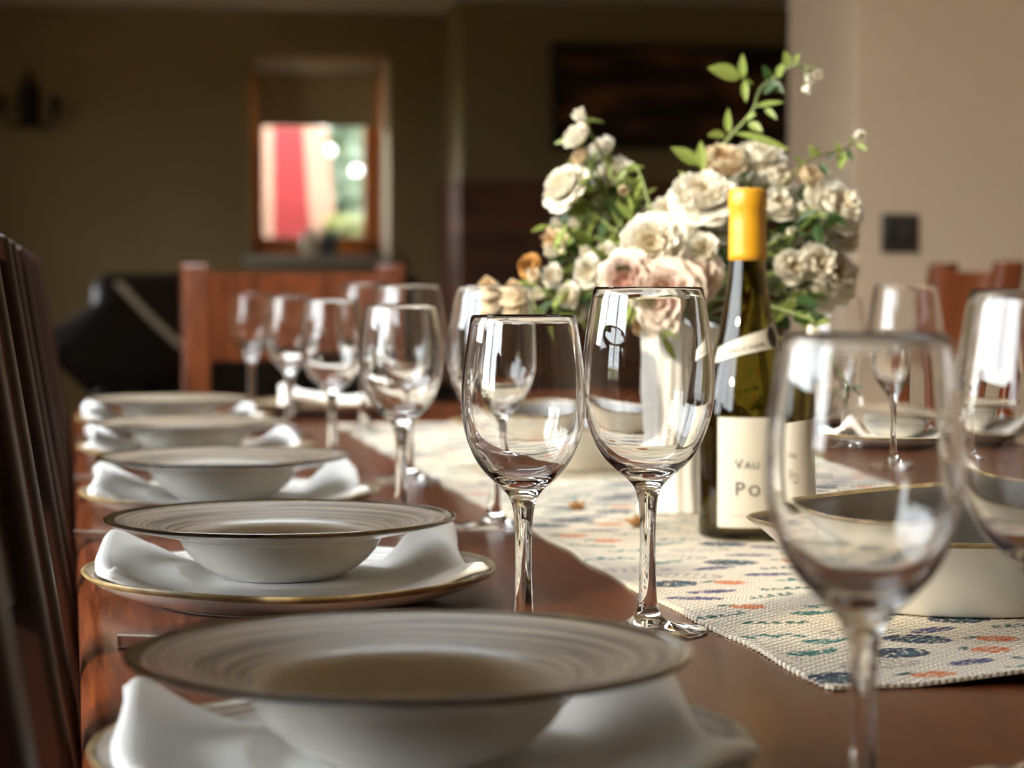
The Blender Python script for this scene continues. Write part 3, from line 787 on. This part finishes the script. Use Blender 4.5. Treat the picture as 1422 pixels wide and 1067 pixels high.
def text_on(txt, size, a_start, zb, parent, slope=0., extrude=0.):
    cu_ = bpy.data.curves.new('t', 'FONT'); cu_.body = txt; cu_.size = size; cu_.space_character = 1.15
    to = bpy.data.objects.new('t', cu_); COL.objects.link(to)
    dg = bpy.context.evaluated_depsgraph_get(); dg.update()
    me = bpy.data.meshes.new_from_object(to.evaluated_get(dg))
    bpy.data.objects.remove(to); bpy.data.curves.remove(cu_)
    bm = bmesh.new(); bm.from_mesh(me)
    bmesh.ops.subdivide_edges(bm, edges=bm.edges[:], cuts=1)
    for q in bm.verts:
        z = zb + q.co.y + slope * q.co.x
        r = brad(z)
        a = a_start + q.co.x / r
        q.co = Vector(wrap(a, z, .0009))
    bmesh.ops.recalc_face_normals(bm, faces=bm.faces[:])
    bm.to_mesh(me); bm.free(); me.materials.clear()
    return obj('lettering', me, M_INK, parent, smooth=False)
text_on('V', .0115, math.radians(-14), .061, lab)
text_on('AU', .0085, math.radians(-2.5), .061, lab)
text_on('P', .0165, math.radians(-14), .0385, lab)
text_on('O', .0125, math.radians(2), .0385, lab)
obj('small_print', label_mesh(math.radians(-24), math.radians(40), lambda t: .0212, lambda t: .0220, 30, 1, .0009), mat('faint_ink', (.38, .34, .29), .8), lab)
nl = obj('neck_label', label_mesh(math.radians(-58), math.radians(100), lambda t: .148 + .013 * math.sin(min(1., t * 1.25) * PI / 2) , lambda t: .1605 + .0165 * math.sin(min(1., t * 1.3) * PI / 2) + .006 * math.exp(-((t - .78) / .12) ** 2), 60, 5, .0005), M_PAPER, bt)
text_on('VAUCHER', .0062, math.radians(-34), .1555, nl, slope=.22)
em = []
ev, ef = [wrap(math.radians(52), .170, .001)], []
for k in range(25):
    a = 2 * PI * k / 24
    ev.append(wrap(math.radians(52 + 13 * math.cos(a)), .170 + .0088 * math.sin(a), .001))
for k in range(24): ef.append((0, 1 + k, 2 + k))
obj('emblem', mesh(ev, ef), M_INK, nl)

# ------------------------------------------------------------------ vase and bouquet
VX, VY = .560, 2.105
def vwob(a, r, z):
    k = sstep(.13, .185, z); fl = .0009 * math.cos(14 * a)
    return (fl + .006 * k * math.cos(a - .6) ** 3 * (1 if math.cos(a - .6) > 0 else .2), .010 * k * math.cos(a - PI * .9))
vo = catmull([(.034, 0), (.0355, .003), (.0335, .014), (.0310, .045), (.0325, .085), (.0345, .115), (.0335, .145), (.037, .168), (.0415, .182)], 4)
vi = catmull([(.0385, .1815), (.034, .166), (.0305, .145), (.0312, .115), (.029, .085), (.027, .045), (.02, .010), (.004, .008)], 4)
vs = lathe([(0, .002)] + [tuple(q) for q in vo] + [(.0405, .1838)] + [tuple(q) for q in vi] + [(0, .008)], 84, None, vwob)
tag(obj('vase', vs, mat('white_porcelain', (.80, .79, .77), .22, coat=.3), None, (VX, VY, RT - .0006)), 'white fluted porcelain vase holding the flowers, left of the wine bottle', 'vase')

def bloom_mesh(seed, layers, mtl, cup=1.0, cracked=.075):
    rnd = random.Random(seed); v, f, tv = [], [], []
    nl_ = len(layers)
    for li, (n, R, H, opn) in enumerate(layers):
        for k in range(n):
            az = 2 * PI * (k + .5 * (li % 2)) / n + rnd.uniform(-.18, .18)
            Rk, Hk, op = R * rnd.uniform(.9, 1.1), H * rnd.uniform(.88, 1.12), opn * rnd.uniform(.9, 1.1)
            W = max(.28, Rk * (1.25 if n < 8 else .95)) * rnd.uniform(.85, 1.15)
            i0 = len(v); nu, nt = 5, 6
            for it in range(nt + 1):
                t = it / nt
                rho = .06 + Rk * math.sin(min(1, t) * PI / 2 * .96) + op * .28 * max(0, t - .6) ** 1.3
                z = -.42 + Hk * (t ** 1.25) - op * .55 * max(0, t - .55) ** 2
                wd = W * (math.sin(PI * (.08 + .62 * t)) ** .8)
                for iu in range(nu + 1):
                    u = 2 * iu / nu - 1
                    th = u * wd / max(.25, rho + .12) * .75
                    rr = rho - .10 * cup * u * u * t + rnd.uniform(-1, 1) * cracked * t
                    zz = z - .10 * u * u * t + rnd.uniform(-1, 1) * cracked * .6 * t
                    v.append((rr * math.cos(az + th), rr * math.sin(az + th), zz)); tv.append(min(1, .25 * t + .75 * li / max(1, nl_ - 1) + .1 * t))
            for it in range(nt):
                for iu in range(nu):
                    q = i0 + it * (nu + 1) + iu; f.append((q, q + 1, q + nu + 2, q + nu + 1))
    me = mesh(v, f)
    a = me.attributes.new('petal_t', 'FLOAT', 'POINT'); a.data.foreach_set('value', tv)
    me.materials.append(mtl)
    return me
OPEN = [(4, .14, .62, 0), (6, .26, .72, .1), (8, .40, .80, .35), (9, .56, .78, .6), (10, .72, .68, .8), (10, .86, .50, 1.), (9, .95, .30, 1.1)]
HALF = [(4, .16, .80, 0), (5, .30, .90, .05), (6, .46, .92, .2), (6, .60, .84, .5), (7, .74, .60, .8)]
BUD = [(3, .20, 1.0, 0), (4, .34, 1.05, 0), (5, .44, 1.0, .05)]
WILT = [(4, .2, .7, 0), (5, .4, .5, .4), (6, .6, .2, .8), (6, .75, -.1, .9)]
BLM = {'w1': bloom_mesh(1, OPEN, M_PW), 'w2': bloom_mesh(2, OPEN, M_PW, 1.3), 'h1': bloom_mesh(3, HALF, M_PW), 'h2': bloom_mesh(4, HALF, M_PW, .8), 'p1': bloom_mesh(5, OPEN, M_PP), 'p2': bloom_mesh(6, OPEN, M_PP, .7),
       'b1': bloom_mesh(7, HALF, M_PB), 'bud': bloom_mesh(8, BUD, M_PW, 1.4, .02), 'budb': bloom_mesh(9, BUD, M_PB, 1.4, .03), 'd1': bloom_mesh(10, WILT, M_PD, 1., .1), 'dw': bloom_mesh(11, WILT, M_PB, 1., .08)}
def leaf_mesh():
    v, f = [], []
    n = 8
    for i in range(n + 1):
        t = i / n; w_ = .27 * math.sin(PI * t ** .85) ** .9 + .002; z = -.12 * t * t
        v += [(t, -w_, z + .07 * w_ / .27), (t, 0, z), (t, w_, z + .07 * w_ / .27)]
    for i in range(n):
        for k in range(2): f.append((i * 3 + k, i * 3 + k + 3, i * 3 + k + 4, i * 3 + k + 1))
    return mesh(v, f)
LEAF = {'l': leaf_mesh(), 'd': leaf_mesh()}
LEAF['l'].materials.append(M_LEAF); LEAF['d'].materials.append(M_LEAFD)
def sepal_mesh():
    v, f = [], []
    for k in range(5):
        a = 2 * PI * k / 5; c, s = math.cos(a), math.sin(a); i = len(v)
        v += [(0, 0, -.48), (.3 * c - .14 * s, .3 * s + .14 * c, -.36), (.62 * c, .62 * s, -.34), (.3 * c + .14 * s, .3 * s - .14 * c, -.36)]
        f.append((i, i + 1, i + 2, i + 3))
    me = mesh(v, f); me.materials.append(M_LEAF); return me
SEP = sepal_mesh()

# camera frame vectors used to lay the bouquet out at its own depth
F_ = Vector((math.sin(yaw) * math.cos(pitch), math.cos(yaw) * math.cos(pitch), -math.sin(pitch)))
R_ = Vector((math.cos(yaw), -math.sin(yaw), 0)); U_ = R_.cross(F_)
def at(x, y, D): return Vector((0, 0, .969)) + (F_ + R_ * ((x - 711) / 3200) - U_ * ((y - 533.5) / 3200)) * D
MOUTH = Vector((VX, VY, RT + .175))
CEN = at(965, 345, 2.16)
def align_z(d):
    return d.to_track_quat('Z', 'Y')
def put_leaf(parent, base, dr, size, kind='l', roll=0.):
    o = bpy.data.objects.new('leaf', LEAF[kind]); COL.objects.link(o); o.parent = parent
    o.rotation_mode = 'QUATERNION'
    q = dr.to_track_quat('X', 'Z')
    from mathutils import Quaternion
    o.rotation_quaternion = q @ Quaternion((1, 0, 0), roll)
    o.location = base; o.scale = (size,) * 3
    return o
rl = random.Random(5)
def rose(kind, x, y, r_px, D, label, face=None, leaves=2, name='rose', via=None, lk=None, stem=True):
    P = at(x, y, D); r = r_px * 1.15 * D / 3200
    root = empty(name, MOUTH + Vector((rl.uniform(-.018, .018), rl.uniform(-.018, .018), -.02)))
    tag(root, label, 'flower', 'bouquet flowers')
    out = (P - CEN).normalized()
    tocam = -F_
    d = (face if face is not None else (out * .7 + tocam * .75 + Vector((0, 0, .35)) + Vector((-.25, 0, 0)))).normalized()
    b = bpy.data.objects.new('bloom', BLM[kind]); COL.objects.link(b); b.parent = root
    b.rotation_mode = 'QUATERNION'; b.rotation_quaternion = align_z(d); b.location = P - root.location; b.scale = (r / .86,) * 3
    BLM[kind].polygons.foreach_set('use_smooth', [True] * len(BLM[kind].polygons))
    s = bpy.data.objects.new('sepals', SEP); COL.objects.link(s); s.parent = b
    st = P - d * r * .45 - root.location
    base = Vector((0, 0, 0)); mid = base.lerp(st, .5) + Vector((0, 0, .022)) + (via if via else Vector((0, 0, 0)))
    pre = st - d * r * .9
    pts = catmull([tuple(base), tuple(Vector((0, 0, .03)) + st * .12), tuple(mid), tuple(st.lerp(pre, .5)), tuple(st)], 5)
    obj('stem', tube(pts, .0014, 6), M_STEM, root)
    for k in range(leaves):
        i = rl.randrange(len(pts) // 2, len(pts) - 3); b0 = Vector(pts[i])
        dr = (Vector((rl.uniform(-1, 1), rl.uniform(-1, .4), rl.uniform(-.5, .8))) + out * .5).normalized()
        put_leaf(root, b0, dr, rl.uniform(.018, .032), lk or rl.choice('lldd'), rl.uniform(-.8, .8))
    return root
W = 'white rose '
ROSES = [
 ('bud', 808, 166, 16, 2.20, 'white rosebud at the very top left tip of the bouquet', 1), ('h1', 801, 190, 19, 2.19, 'white half-open rose just below the top left bud', 1),
 ('b1', 806, 218, 13, 2.19, 'brownish rose below the top left pair of buds', 1), ('w1', 781, 256, 27, 2.18, 'white rose at the upper left edge of the bouquet', 1),
 ('h2', 786, 282, 18, 2.20, 'small white rose under the upper left rose', 2), ('h1', 836, 208, 20, 2.22, 'small white rose right of the top left buds', 2),
 ('w2', 848, 236, 21, 2.22, 'white rose in the upper left cluster, above green stems', 2), ('dw', 761, 330, 20, 2.18, 'faded brown-cream rose at the left edge of the bouquet', 2),
 ('bud', 768, 352, 13, 2.16, 'white bud right of the faded rose on the left edge', 2), ('h1', 768, 384, 17, 2.14, 'white rose low on the left, above the small pale buds', 2),
 ('h2', 790, 410, 17, 2.12, 'small white rose low left, behind the rim of the smaller sharp glass', 2), ('bud', 752, 408, 14, 2.12, 'white bud low left beside the dried flowers', 1),
 ('bud', 818, 352, 14, 2.14, 'white bud left of the open cream rose', 2), ('h1', 818, 376, 22, 2.12, 'white rose left of the pink-centred rose', 2),
 ('w1', 904, 339, 36, 2.07, 'large open cream-white rose in the middle left of the bouquet', 2), ('p1', 868, 386, 31, 2.06, 'pale rose with a pink centre above the tall sharp glass', 1),
 ('p2', 925, 412, 38, 2.05, 'large pale pink rose seen through the tall sharp glass', 1), ('p2', 966, 384, 27, 2.07, 'pale pink rose left of the bottle neck', 1),
 ('h2', 977, 346, 20, 2.07, 'white half-open rose touching the left of the yellow capsule', 1), ('w2', 932, 295, 30, 2.16, 'white rose above the open cream rose', 2),
 ('w1', 977, 268, 36, 2.14, 'large white rose left of the capsule top', 1), ('w2', 995, 305, 28, 2.16, 'white rose directly left of the yellow capsule', 1),
 ('b1', 1004, 228, 30, 2.18, 'beige-centred rose above the bottle', 1), ('w1', 1058, 214, 27, 2.20, 'white rose at the top right of centre, above the capsule', 1),
 ('h1', 1034, 215, 18, 2.22, 'small white rose between the two top centre roses', 1), ('h2', 1078, 248, 20, 2.19, 'white rose upper right of the capsule', 2),
 ('h1', 1078, 286, 25, 2.15, 'white rose right of the capsule', 2), ('b1', 1124, 246, 18, 2.19, 'beige rosebud under the dark-leaved twig', 1),
 ('bud', 1113, 294, 17, 2.16, 'round white bud in the middle of the right side', 2), ('w2', 1163, 282, 32, 2.18, 'large white rose at the right edge of the bouquet', 1),
 ('w1', 1170, 320, 22, 2.21, 'white rose just below the large right edge rose', 1), ('bud', 1096, 324, 10, 2.14, 'tiny white bud right of the bottle neck', 3),
 ('h1', 1098, 371, 23, 2.12, 'white rose low on the right of the bottle', 2), ('h2', 1132, 366, 26, 2.13, 'cream rose low in the right cluster', 2),
 ('w1', 1160, 378, 31, 2.19, 'wide white rose at the lower right edge', 1), ('w2', 1143, 398, 26, 2.20, 'white rose at the bottom of the right cluster', 1),
 ('h1', 870, 372, 14, 2.20, 'small white rose behind the pink-centred rose', 2), ('bud', 845, 305, 13, 2.20, 'white bud among the green stems on the left', 3),
 ('bud', 888, 306, 11, 2.2, 'narrow white bud above the open cream rose', 2), ('bud', 800, 312, 12, 2.18, 'white bud in the middle of the left green stems', 3),
 ('budb', 884, 455, 16, 2.10, 'peach rosebud hanging by the vase rim', 1), ('h2', 832, 400, 18, 2.15, 'white rose low left of the tall sharp glass rim', 2),
 ('b1', 1128, 335, 17, 2.20, 'beige rose deep in the right cluster', 2), ('h1', 1015, 250, 16, 2.22, 'small cream rose behind the capsule top', 1),
 ('h1', 822, 256, 17, 2.21, 'white rose just right of the upper left edge rose', 1), ('h2', 870, 262, 12, 2.21, 'tiny cream rose inside the curve of the bare stem', 2),
 ('bud', 834, 282, 13, 2.20, 'white bud above the left green stems', 2), ('h1', 858, 330, 16, 2.19, 'small white rose left of the open cream rose', 2),
 ('h2', 842, 352, 15, 2.16, 'small white rose between the left stems and the pink-centred rose', 1), ('bud', 776, 312, 12, 2.19, 'white bud above the faded left edge rose', 2),
 ('h1', 950, 326, 19, 2.13, 'white rose between the large ones in the middle of the bouquet', 1), ('w1', 905, 300, 22, 2.18, 'white rose at the left of the middle row of large roses', 1),
 ('h2', 1052, 250, 16, 2.23, 'small white rose just behind the right of the capsule', 1), ('h1', 1100, 270, 14, 2.21, 'small white rose between the two right of the capsule', 1),
 ('w2', 1135, 300, 20, 2.2, 'white rose left of the pair at the right edge', 1), ('h1', 1108, 346, 14, 2.17, 'small white rose above the low right roses', 1),
 ('h2', 1078, 392, 15, 2.18, 'small white rose close to the right shoulder of the bottle', 1), ('h1', 806, 432, 13, 2.14, 'small white rose at the bottom left between the two sharp glasses', 1),
]
for (k, x, y, r, D, lab_, nlv) in ROSES: rose(k, x, y, r, D, lab_, leaves=nlv + 1)
rose('bud', 1128, 459, 18, 2.05, 'round cream bud hanging down right of the bottle', face=Vector((.15, -.35, -.9)), leaves=2, via=Vector((.0, 0, .012)))
rose('bud', 1165, 545, 12, 2.0, 'small drooping white bud below the hanging round bud', face=Vector((-.2, -.3, -.9)), leaves=2, via=Vector((.015, 0, .005)))
# dried flowers at the left
rose('d1', 726, 366, 17, 2.14, 'brown dried flower sticking out at the lower left of the bouquet', leaves=0, name='dried_flower')
for (x, y, r, lab_) in [(676, 392, 17, 'pale dried flower head farthest left of the bouquet'), (712, 398, 20, 'tall pale dried flower head above the smaller sharp glass'), (741, 388, 15, 'round pale dried flower head right of the brown one')]:
    rt_ = rose('dw' if x != 741 else 'budb', x, y, r, 2.12, lab_, face=Vector((-.2, -.5, .8)), leaves=0, name='dried_flower')
    if x != 741:
        dd = [c for c in rt_.children if c.name.startswith('bloom')][0]
        c2 = dd.copy(); COL.objects.link(c2); c2.location = Vector(dd.location) + Vector((.002, 0, -.015)); c2.scale = Vector(dd.scale) * .85
        c3 = dd.copy(); COL.objects.link(c3); c3.location = Vector(dd.location) + Vector((0, 0, -.027)); c3.scale = Vector(dd.scale) * .7; c3.name = 'husk'
# tall leafy spray
def spray(pts_px, D0, D1, label, name, leaf_list, tips, kind='l', rad=.0019):
    root = empty(name, MOUTH + Vector((0, 0, -.02))); tag(root, label, 'flower', 'bouquet flowers')
    n = len(pts_px)
    P = [Vector((0, 0, 0))] + [at(x, y, D0 + (D1 - D0) * i / (n - 1)) - root.location for i, (x, y) in enumerate(pts_px)]
    pts = catmull([tuple(p) for p in P], 6)
    obj('stem', tube(pts, [rad + (.0011 - rad) * i / len(pts) for i in range(len(pts))], 6), M_STEM if kind == 'l' else mat('olive_stem', (.14, .13, .03), .6), root)
    for (x, y, ex, ey, wd, kd) in leaf_list:
        a, b = at(x, y, D1), at(ex, ey, D1 - .012)
        dv = b - a
        o = put_leaf(root, a - root.location, dv.normalized(), dv.length, kd, 0)
        # face the blade towards the room
        z = (-F_ + Vector((-.35, 0, .45))).normalized(); xax = dv.normalized(); yax = z.cross(xax).normalized(); z = xax.cross(yax)
        o.rotation_quaternion = Matrix((xax, yax, z)).transposed().to_quaternion(); o.scale = (dv.length, dv.length * wd * .72, dv.length)
    for (x, y, r, kd) in tips:
        b = bpy.data.objects.new('bloom', BLM[kd]); COL.objects.link(b); b.parent = root; b.rotation_mode = 'QUATERNION'
        b.rotation_quaternion = align_z((Vector((rl.uniform(-.6, .6), -.7, rl.uniform(-.6, .6)))).normalized()); b.location = at(x, y, D1) - root.location; b.scale = (r * D1 / 3200 / .55,) * 3
        e = at(x, y, D1) - root.location; q = min((Vector(p) for p in pts), key=lambda p: (p - e).length)
        obj('stalk', tube([tuple(q), tuple(q.lerp(e, .6) + Vector((0, 0, .003))), tuple(e)], .0011, 6), M_STEM, root)
    return root
spray([(960, 400), (972, 250), (1010, 195), (1045, 155), (1055, 125), (1075, 108), (1098, 92), (1118, 93)], 2.21, 2.17, 'tall green leafy rose stem arching up above the bouquet to white buds', 'rose_spray',
      [(1028, 108, 985, 92, 1.3, 'l'), (1032, 108, 1030, 76, .9, 'l'), (1034, 112, 1035, 140, .8, 'l'), (1046, 118, 1028, 106, .5, 'l'), (1070, 112, 1060, 92, 1.2, 'd'), (1080, 108, 1087, 88, 1.3, 'l'),
       (1096, 92, 1090, 72, 1.2, 'l'), (1103, 90, 1110, 74, 1., 'l'), (1068, 112, 1088, 128, 1.2, 'd'), (1050, 148, 1088, 140, .5, 'l'), (1012, 185, 1010, 152, .8, 'l'), (1008, 188, 984, 186, 1.2, 'l'),
       (1040, 170, 1058, 182, 1.2, 'l'), (1036, 165, 1048, 158, 1.2, 'l'), (976, 236, 972, 197, 1., 'l'), (970, 228, 934, 204, 1.1, 'l'), (968, 262, 944, 238, 1., 'l'), (1020, 185, 1100, 206, .35, 'l'), (1062, 150, 1078, 164, .8, 'l'), (1060, 130, 1078, 116, 1., 'd')],
      [(1119, 124, 9, 'bud'), (1122, 110, 8, 'bud'), (1139, 101, 8, 'bud')])
spray([(1010, 380), (1060, 290), (1112, 232), (1140, 215), (1172, 208), (1186, 196)], 2.14, 2.18, 'thin twig with dark olive leaves and a white bud at the upper right', 'rose_spray',
      [(1140, 215, 1128, 208, 1.2, 'l'), (1160, 212, 1150, 218, 1., 'd'), (1166, 210, 1162, 198, 1., 'l'), (1172, 210, 1166, 234, 1.2, 'l'), (1176, 208, 1184, 222, 1., 'd'), (1186, 196, 1176, 190, 1.2, 'l'), (1188, 200, 1204, 208, .9, 'l'), (1132, 222, 1124, 200, .8, 'l'), (1138, 226, 1152, 244, 1., 'd'), (1118, 230, 1104, 218, .8, 'l')],
      [(1193, 186, 9, 'bud'), (1190, 194, 7, 'bud')], 'd')
spray([(930, 430), (905, 300), (892, 250), (880, 228), (868, 236)], 2.13, 2.16, 'curving bare green stem on the left side of the bouquet', 'rose_spray',
      [(898, 270, 884, 262, .8, 'l'), (892, 250, 880, 275, .6, 'l'), (868, 236, 856, 250, .9, 'l')], [(866, 262, 8, 'budb')])
def filler(label, cx, cy, w_px, h_px, D, n, kinds, seed):
    r_ = random.Random(seed); root = empty('rose_foliage', MOUTH + Vector((0, 0, -.02))); tag(root, label, 'foliage', 'bouquet foliage')
    c = at(cx, cy, D) - root.location
    obj('stem', tube(catmull([(0, 0, 0), tuple(c * .4 + Vector((0, 0, .02))), tuple(c)], 6), .0015, 6), M_STEM, root)
    for k in range(n):
        p = at(cx + r_.uniform(-1, 1) * w_px, cy + r_.uniform(-1, 1) * h_px, D + r_.uniform(-.03, .04)) - root.location
        dr = Vector((r_.uniform(-1, 1), r_.uniform(-1, .3), r_.uniform(-.8, .8))).normalized()
        put_leaf(root, p, dr, r_.uniform(.016, .034), r_.choice(kinds), r_.uniform(-1, 1))
        if k % 3 == 0: obj('twig', tube([tuple(c * .75), tuple(c.lerp(p, .6) + Vector((0, 0, .006))), tuple(p)], .0010, 5), M_STEM, root)
filler('yellow-green leaves on the upper left of the bouquet', 842, 275, 45, 40, 2.2, 26, 'lll', 1)
filler('yellow-green leaves on the lower left of the bouquet', 815, 345, 55, 40, 2.19, 30, 'lll', 2)
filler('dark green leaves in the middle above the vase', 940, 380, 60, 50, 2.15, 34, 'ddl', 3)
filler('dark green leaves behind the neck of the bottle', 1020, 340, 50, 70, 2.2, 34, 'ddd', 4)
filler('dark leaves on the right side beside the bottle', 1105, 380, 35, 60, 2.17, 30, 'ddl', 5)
filler('green leaves at the bottom right hanging over the bottle shoulder', 1095, 425, 22, 28, 2.12, 14, 'ddl', 6)
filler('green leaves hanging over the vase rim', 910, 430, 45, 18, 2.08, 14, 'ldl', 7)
filler('green leaves low on the left under the small white roses', 790, 425, 50, 25, 2.15, 16, 'lld', 8)
filler('leaf hanging down in front of the vase', 928, 470, 6, 14, 2.045, 4, 'ld', 9)
filler('dark leaves at the upper right below the beige bud', 1130, 315, 30, 25, 2.15, 14, 'ddl', 10)

# fallen dry petals on the runner
for (x, y, s, lab_) in [(.490, 1.974, .009, 'curled brown petal fallen on the runner beside the tall glass stem'), (.470, 2.13, .008, 'smaller brown petal fallen on the runner toward the far serving bowl')]:
    v, f = [], []
    for j in range(7):
        for i in range(7):
            u, w_ = i / 3 - 1, j / 3 - 1; k = math.sqrt(max(0, 1 - .5 * w_ * w_))
            v.append((u * s * k, w_ * s * math.sqrt(max(.1, 1 - .6 * u * u)), s * (.1 + .75 * u * u + .25 * w_ * w_ + .15 * math.sin(3 * u + 2 * w_))))
    for j in range(6):
        for i in range(6): f.append((j * 7 + i, j * 7 + i + 1, (j + 1) * 7 + i + 1, (j + 1) * 7 + i))
    o = obj('fallen_petal', mesh(v, f), M_HUSK, None, (x, y, TOP + .0032), .7); tag(o, lab_, 'petal')
    o.modifiers.new('t', 'SOLIDIFY').thickness = .0005

# ------------------------------------------------------------------ light: sun and sky
sun = bpy.data.lights.new('sun', 'SUN'); sun.energy = 4.8; sun.angle = math.radians(2.2); sun.color = (1., .83, .60)
so = bpy.data.objects.new('sun', sun); COL.objects.link(so)
el, az = math.radians(23), math.radians(30)
ray = Vector((math.cos(az) * math.cos(el), math.sin(az) * math.cos(el), -math.sin(el)))
so.rotation_euler = ray.to_track_quat('-Z', 'Y').to_euler(); so.location = (-6, -2, 4)
wd = bpy.data.worlds.new('sky'); S.world = wd; wd.use_nodes = True
bg = wd.node_tree.nodes['Background']; bg.inputs['Color'].default_value = (.93, .95, 1., 1); bg.inputs['Strength'].default_value = 15.
for (nm, y0, y1, z0, z1, xp) in (('dining_daylight_portal', DY0, DY1, DZ0, DZ1, XL - .25), ('window_daylight_portal', WY0, WY1, WZ0, WZ1, XL - .25)):
    ar = bpy.data.lights.new(nm, 'AREA'); ar.shape = 'RECTANGLE'; ar.size = z1 - z0; ar.size_y = y1 - y0
    ar.cycles.is_portal = True
    ao = bpy.data.objects.new(nm, ar); COL.objects.link(ao); ao.location = (xp, (y0 + y1) / 2, (z0 + z1) / 2); ao.rotation_euler = (0, -PI / 2 if xp < 0 else PI / 2, 0)

ar = bpy.data.lights.new('added_roof_portal', 'AREA'); ar.shape = 'RECTANGLE'; ar.size = KX1 - KX0; ar.size_y = KY1 - KY0; ar.cycles.is_portal = True  # portal for the added roof window
ao = bpy.data.objects.new('added_roof_portal', ar); COL.objects.link(ao); ao.location = ((KX0 + KX1) / 2, (KY0 + KY1) / 2, HI + .16)
S.view_settings.view_transform = 'Standard'; S.view_settings.look = 'None'; S.view_settings.gamma = 1.; S.view_settings.use_curve_mapping = False
S.view_settings.exposure = .25
cy = S.cycles
cy.max_bounces = 16; cy.transmission_bounces = 14; cy.glossy_bounces = 6; cy.diffuse_bounces = 5; cy.transparent_max_bounces = 16
cy.caustics_reflective = True; cy.caustics_refractive = True; cy.blur_glossy = .6; cy.sample_clamp_indirect = 8.
cy.use_denoising = True
